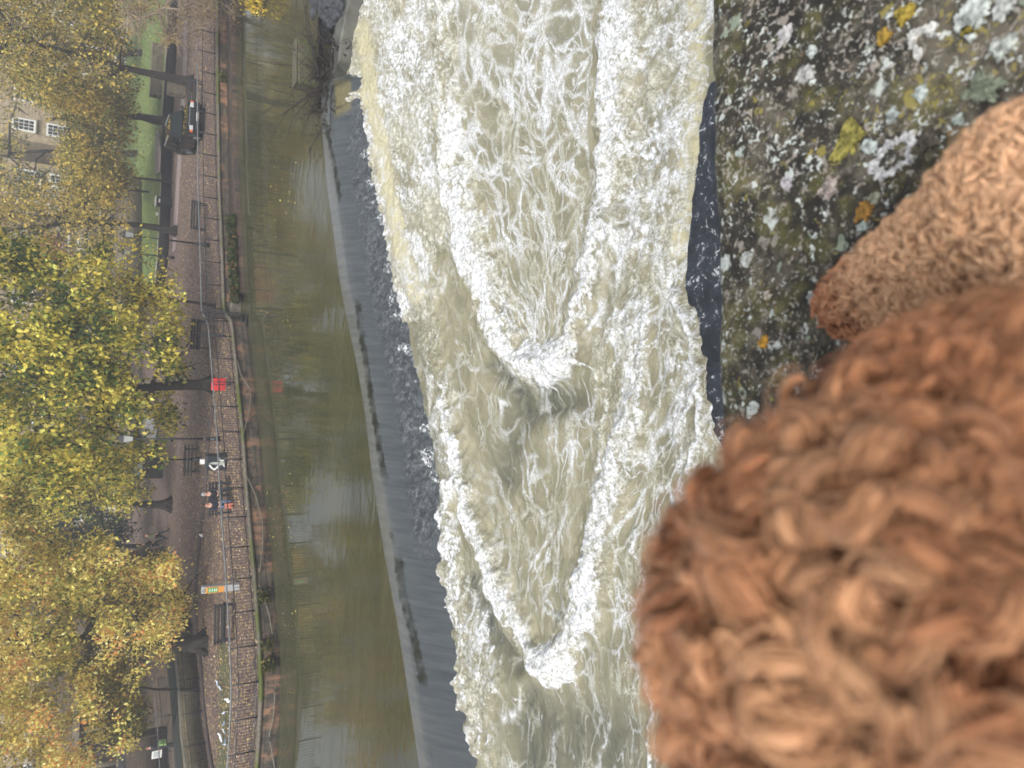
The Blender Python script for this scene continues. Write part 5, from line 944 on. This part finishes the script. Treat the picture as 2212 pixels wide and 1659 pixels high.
def sit():
    return dict(pel=(0, 0, .50), sp=(0, -.03, .66), ch=(0, -.05, .92), nk=(0, -.07, 1.06), hd=(0, -.10, 1.18), top=(0, -.09, 1.27), sl=(.17, -.05, .99), el=(.23, -.12, .74), wl=(.12, -.32, .64), hl=(.08, -.38, .64), sr=(-.17, -.05, .99), er=(-.23, -.12, .74), wr=(-.12, -.32, .64), hr=(-.08, -.38, .64),
                pl=(.09, -.04, .50), kl=(.12, -.46, .50), al=(.12, -.50, .10), tl=(.12, -.66, .05), pr=(-.09, -.04, .50), kr=(-.12, -.46, .50), ar=(-.12, -.48, .10), tr=(-.12, -.64, .05))
CL = {k: plain('cloth_'+k, c, .85, .2, 30) for k, c in (('black', (34, 36, 42)), ('navy', (34, 37, 48)), ('jeans', (84, 100, 126)), ('khaki', (108, 110, 84)), ('grey', (150, 156, 162)), ('hairbrown', (70, 50, 38)), ('green', (128, 158, 96)), ('orange', (188, 112, 86)))}
P1, P2 = onz(497, 1066, 0), onz(500, 1083, 0); bz_ = math.radians(14)
bench(498, 1075, math.radians(180+14)*0+math.radians(14), 'bench under the two seated people', 1.7)
person((P1[0], P1[1]+.02, 0), bz_, 'seated person in a black coat and grey beanie on the bench', sit(), CL['black'], CL['black'], CL['hairbrown'], CL['grey'])
person((P2[0]-.15, P2[1]-.02, 0), bz_, 'seated person in a navy jacket and blue jeans beside the orange bag', sit(), CL['navy'], CL['jeans'], CL['hairbrown'])
def bag(col, x=.3, z=.62, s=.3): return lambda r: MB().box((x, 0, z), (s*.5, s, s), 0, .85).build('bag', col, r, bevel=.04)
pb = onz(504, 1092, 0); o = MB().box((0, 0, .2), (.3, .22, .4), 0, .85).build('shopping_bag', CL['orange'], None, bevel=.04); o.location = (pb[0], pb[1], .45*0); tag(o, 'orange and white bag on the ground beside the seated pair', 'bag')
p = onz(365, 1155, 0); person((p[0], p[1], 0), math.radians(70), 'walking person in an olive coat under the golden leaves', walk(.3, .2), CL['khaki'], CL['black'], CL['hairbrown'])
p = onz(357, 1174, 0); person((p[0], p[1], 0), math.radians(80), 'walking person all in black, beside the olive coat', walk(.34, .1), CL['black'], CL['black'], CL['hairbrown'])
p = onz(376, 1605, 0); person((p[0], p[1], 0), math.radians(-30), 'person in black with a green bag behind the farthest railing', walk(.14, .05), CL['black'], CL['black'], CL['hairbrown'], extra=bag(CL['green'], .28, .72, .42))
# ---------------------------------------------------------------- birds
def bird(X, Y, rz, cols, label, sc_=1., z=0):
    p = onz(X, Y, z); r = empty(label[1], tuple(p), rz, label[0], 'bird', 'birds on the grassy bank'); r.scale = (sc_,)*3; V, Fc = [], []
    b = MB(); b.tube([(-.20, 0, .10), (-.14, 0, .12), (-.05, 0, .14), (.05, 0, .15), (.11, 0, .19), (.14, 0, .235), (.165, 0, .24)], [.012, .035, .065, .068, .045, .034, .022], 10).ball((.15, 0, .242), .035, 10); b.build('body', cols[0], r, True)
    for s in (-1, 1): b = MB(); b.tube([(.08, s*.055, .16), (-.04, s*.07, .145), (-.20, s*.03, .12), (-.25, s*.01, .11)], [.02, .042, .025, .006], 8); b.build('wing', cols[1], r, True); b = MB(); b.tube([(0, s*.03, .09), (.01, s*.03, .0), (.05, s*.035, .004)], .007, 5); b.build('leg', CL['orange'], r)
    MB().cyl((.18, 0, .238), (.225, 0, .225), .011, .003, 6).build('beak', CL['orange'], r)
WH, GY = plain('white_feather', (238, 238, 236), .8, .04), plain('grey_feather', (120, 128, 142), .8, .2, 10); PG = plain('pale_feather', (206, 216, 226), .8, .1)
for X, Y, rz, c, lab, s in ((499, 1511, 1.6, (WH, WH), 'white gull alone on the grass nearest the railing', 1.05), (484, 1590, .6, (WH, PG), 'white gull turned sideways beside the pigeons', 1.1), (489, 1539, 2.2, (PG, GY), 'pale pigeon between the two white gulls', .75), (489, 1578, 1., (WH, GY), 'pigeon with a white front next to the sideways gull', .75), (491, 1607, 2., (PG, GY), 'pale pigeon farthest left on the grass', .75), (440, 1156, 1.5, (WH, PG), 'white gull on the fallen leaves above the orange pillar', .9),
                        (476, 1475, .3, (PG, GY), 'grey pigeon at the edge of the fallen leaves', .9), (489, 1562, 2.6, (GY, GY), 'dark grey pigeon in the middle of the flock', .8), (492, 1600, 3.6, (GY, GY), 'dark grey pigeon behind the farthest left pigeon', .8), (482, 1485, 1.2, (PG, GY), 'small pale pigeon beyond the lone gull', .9)):
    bird(X, Y, rz, c, (lab, 'gull' if 'gull' in lab else 'pigeon'), s)
# ---------------------------------------------------------------- things at the weir end: mossy block, branches, side sluice
p = onz(690, 138, ZU); r = empty('mossy_block', (p[0], p[1]+.5, ZU), math.radians(8), 'mossy green concrete block standing in the water at the end of the weir', 'concrete block'); ms = NM('moss_block')
ms.fin(ms.mix(ms.mr(ms.noise(2.2, 6, .65), .42, .62), ms.ramp(ms.noise(9, 6), [(.3, lin((44, 42, 36))), (.7, lin((104, 98, 80)))]), ms.ramp(ms.noise(20, 4), [(.3, lin((44, 52, 28))), (.7, lin((104, 110, 56)))])), .95, ms.bump(ms.noise(7, 8), .9, .06))
MB().box((0, 0, .1), (2.0, .7, 1.4), 0, .93).build('block', ms.m, r, bevel=.08); MB().box((0, 0, .835), (1.9, .58, .06)).build('cap', plain('cap_stone', (84, 80, 64), .9, .3, 6), r, bevel=.03)
M['driftwood'] = plain('driftwood', (50, 42, 38), .9, .4, 5)
def branches(X, Y, n, ln, label, z, sd, mat='driftwood', rr=.04, spread=1.0):
    g = np.random.default_rng(sd); p = onz(X, Y, z); b = MB()
    for k in range(n):
        a = p+g.normal(size=3)*np.array([.5, .35, .1])*spread; d = g.normal(size=3)*np.array([1, .8, .45]); d[2] = abs(d[2])*.8+.05; d /= np.linalg.norm(d); L_ = ln*g.uniform(.4, 1.1); m1 = a+d*L_*.5+g.normal(size=3)*.12*L_; e = a+d*L_+g.normal(size=3)*.15*L_; e[2] -= .1*L_
        r_ = rr*g.uniform(.4, 1.2); b.tube([a, m1, e], [r_, r_*.7, r_*.25], 6)
        for q in range(4): t = g.uniform(.3, .95); s = a*(1-t)+e*t; e2 = s+(d+g.normal(size=3)*.7)*L_*.3; b.tube([s, (s+e2)/2+g.normal(size=3)*.04, e2], [r_*.4, r_*.3, .004], 4)
    o = b.build('driftwood', M[mat], None, True); tag(o, label, 'driftwood'); return o
branches(692, 150, 40, 2.4, 'tangle of dead branches caught against the mossy block', ZU, 5)
branches(704, 200, 30, 1.5, 'reddish brush pile snagged on the corner of the weir sill', ZU-.1, 8)
branches(742, 130, 4, 1.2, 'black forked branch sticking out of the white water', ZL+.35, 12, 'bark', .04, .3)
branches(722, 95, 3, 1.0, 'black twig star against the concrete wedge', ZL+.7, 15, 'bark', .03, .3)
branches(560, -20, 8, 2.2, 'dark bare bough dipping towards the water in the top right corner', ZU+.2, 17, 'bark', .07, .6)
# side cascade and wedge wall
sg = NM('cascade'); st_ = sg.noise(2, 6, .65, .2, sg.map((9, .8, .8))); sg.fin(sg.ramp(st_, [(.4, lin((60, 66, 68))), (.55, lin((92, 98, 100))), (.72, lin((200, 206, 210)))]), .25, sg.bump(st_, .5, .03))
Cq = [onz(X, Y, ZU+.05) for X, Y in ((687, 118), (688, 60), (690, 10), (692, -60))]; Dq = [onz(X, Y, ZL+.5) for X, Y in ((712, 125), (712, 60), (712, 10), (715, -60))]; A_ = resamp(np.array([q[:2] for q in Cq]), 40); B_ = resamp(np.array([q[:2] for q in Dq]), 40); nf = 14; f = np.linspace(0, 1, nf)
V = np.concatenate([np.c_[(A_*(1-q)+B_*q), np.full(40, (ZU+.03)*(1-q**1.6)+(ZL+.5)*q**1.6)+.02*fbm(A_[:, 0]*5, np.full(40, q*3), 2, 9)] for q in f]); o = mk('side_cascade', V, grid_faces(nf, 40), sg.m, smooth=True); tag(o, 'thin veil of water sliding over the side sill beside the concrete wedge', 'cascade')
pw_ = [onz(X, Y, ZL+.6)[:2] for X, Y in ((708, 168), (712, 174), (730, 130), (736, 80), (745, 30), (765, -40), (745, -60), (732, 20), (716, 90))]; b = MB(); b.prism([tuple(q) for q in pw_], ZL-.3, ZL+.6); o = b.build('concrete_wedge', plain('wet_concrete', (96, 96, 90), .6, .35, 2), bevel=.06); tag(o, 'slanting wet concrete wedge wall between the side cascade and the white water', 'wall')
rk = NM('rock'); rk.fin(rk.ramp(rk.noise(3, 8, .7), [(.35, lin((32, 34, 38))), (.65, lin((84, 88, 94)))]), .5, rk.bump(rk.noise(6, 8, .7), 1, .1))
for k, (X, Y, s, lab) in enumerate(((700, 22, .75, 'dark wet rock nearest the side cascade'), (722, 14, .7, 'grey wet rock in the middle of the rock group'), (735, -5, .8, 'rock at the very edge of the picture, by the concrete wedge'), (712, -30, 1., 'largest wet rock, cut by the edge of the picture'), (694, -8, .6, 'small dark rock at the water edge'))):
    p = onz(X, Y, ZL+.6); bm = bmesh.new(); bmesh.ops.create_icosphere(bm, subdivisions=4, radius=s)
    for v in bm.verts: n_ = v.co.normalized(); q = fbm(np.array([n_.x*2+k*7+n_.z]), np.array([n_.y*2+n_.z]), 4, 55)[0]; v.co = v.co*(1+.45*q); v.co.z *= .75
    me = bpy.data.meshes.new('rock'); bm.to_mesh(me); bm.free(); me.materials.append(rk.m); o = bpy.data.objects.new('rock', me); COL.objects.link(o); o.location = p; tag(o, lab, 'rock', 'rocks beside the weir')
# plants on the ledge, floating and fallen leaves
def scatter(name, pts, size, pal, label, mat='dry_leaf', kind='stuff', up=0):
    N = len(pts); d = rng.normal(size=(N, 3)); d[:, 2] = np.abs(d[:, 2])*up+rng.normal(size=N)*.12*(1-up); d /= np.linalg.norm(d, axis=1)[:, None]; u = np.cross(d, np.array([0, 0, 1.])+rng.normal(size=(N, 3))*.3); u /= np.linalg.norm(u, axis=1)[:, None]; s = size*rng.uniform(.5, 1.3, N)[:, None]
    V = np.stack([pts, pts+d*s*.5+u*s*.4+[0, 0, .01], pts+d*s, pts+d*s*.5-u*s*.4+[0, 0, .01]], 1).reshape(-1, 3); pc = np.array([lin(c) for c in pal])[rng.integers(0, len(pal), N)]*rng.uniform(.75, 1.2, N)[:, None]
    o = mk(name, V, np.arange(4*N).reshape(-1, 4), M[mat], attrs={'tint': np.repeat(np.clip(pc, 0, 1), 4, 0)}); tag(o, label, None, None, kind); return o
def area(n, x0, x1, y0, y1, z, fil=None):
    X, Y = rng.uniform(x0, x1, n), rng.uniform(y0, y1, n)
    if fil is not None: k = fil(X, Y); X, Y = X[k], Y[k]
    return np.array([onz(a, b_, z) for a, b_ in zip(X, Y)])
bx_, by_ = np.array([q[1] for q in bank_px], float), np.array([q[0] for q in bank_px], float)
P_ = area(24000, 388, 556, -60, 1659, .05, lambda X, Y: (X < np.interp(Y, bx_, by_)-3) & (X > np.interp(Y, [0, 640, 1000, 1300, 1430, 1659], [402, 372, 370, 400, 438, 462])))
scatter('fallen_leaves', P_, .105, BR+[(196, 168, 96), (206, 184, 150), (186, 158, 130)], 'fallen leaves covering the riverside path')
P_ = area(2600, 555, 640, 300, 1500, ZU+.012, lambda X, Y: (X > np.interp(Y, bx_, by_)+34+abs(rng.normal(size=len(X)))*22) & (rng.random(len(X)) < .22*sstep(-.2, .5, fbm(Y*.012, Y*0, 2, 71)))); scatter('floating_leaves', P_, .085, [(196, 180, 90), (160, 140, 80)], 'yellow leaves floating near the far wall')
P_ = []
for k in range(3200): 
    Y = rng.uniform(470, 655); j = np.argmin(abs(YY-Y)); d = rng.uniform(.6, 1.7)*1.0; P_.append([BL[j][0], BL[j][1]-d, -.55+rng.uniform(0, .42)*(1-abs(d-1.1)/.8)])
scatter('ivy_plants', np.array(P_), .16, [(44, 62, 34), (62, 84, 44), (84, 100, 52), (120, 92, 60)], 'ivy and weeds trailing over the brick ledge', 'leaf', up=1)
P_ = []
for Yc, n in ((166*1, 200), (1288, 260), (1440, 240), (1395, 120)):
    for k in range(n): Y = Yc+rng.normal()*7; j = np.argmin(abs(YY-Y)); P_.append([BL[j][0], BL[j][1]-rng.uniform(.03, .3), rng.uniform(-.6, -.1)])
scatter('wall_weeds', np.array(P_), .13, [(70, 80, 40), (98, 104, 54), (140, 130, 70)], 'small weeds growing out of the river wall', 'leaf', up=1)
P_ = area(2400, 306, 350, -40, 640, 1.3); P_[:, 2] = .84+(P_[:, 1]-70)*.045; P_ = P_[(P_[:, 1] > 70.5) & (P_[:, 1] < 105)]; scatter('lawn_leaves', P_, .16, [(196, 174, 92), (170, 140, 84), (206, 186, 110)], 'yellow leaves scattered on the lawn')
# wide ground beyond and below
b = MB(); b.box((0, 260, -.3), (900, 300, .2)); o = b.build('ground', plain('far_ground', (92, 92, 70), .95, .2, .3)); tag(o, kind='structure')
# haze
b = MB(); b.box((0, 60, 6), (300, 190, 34)); hz_ = b.build('haze', None); tag(hz_, 'thin autumn mist over the river and park', None, None, 'stuff')
hm = bpy.data.materials.new('haze'); hm.use_nodes = True; t = hm.node_tree; t.nodes.remove(t.nodes['Principled BSDF']); v = t.nodes.new('ShaderNodeVolumePrincipled'); v.inputs['Color'].default_value = (.92, .95, 1, 1); v.inputs['Density'].default_value = HAZE; v.inputs['Anisotropy'].default_value = .2
t.links.new(v.outputs[0], t.nodes['Material Output'].inputs['Volume']); hz_.data.materials.append(hm)
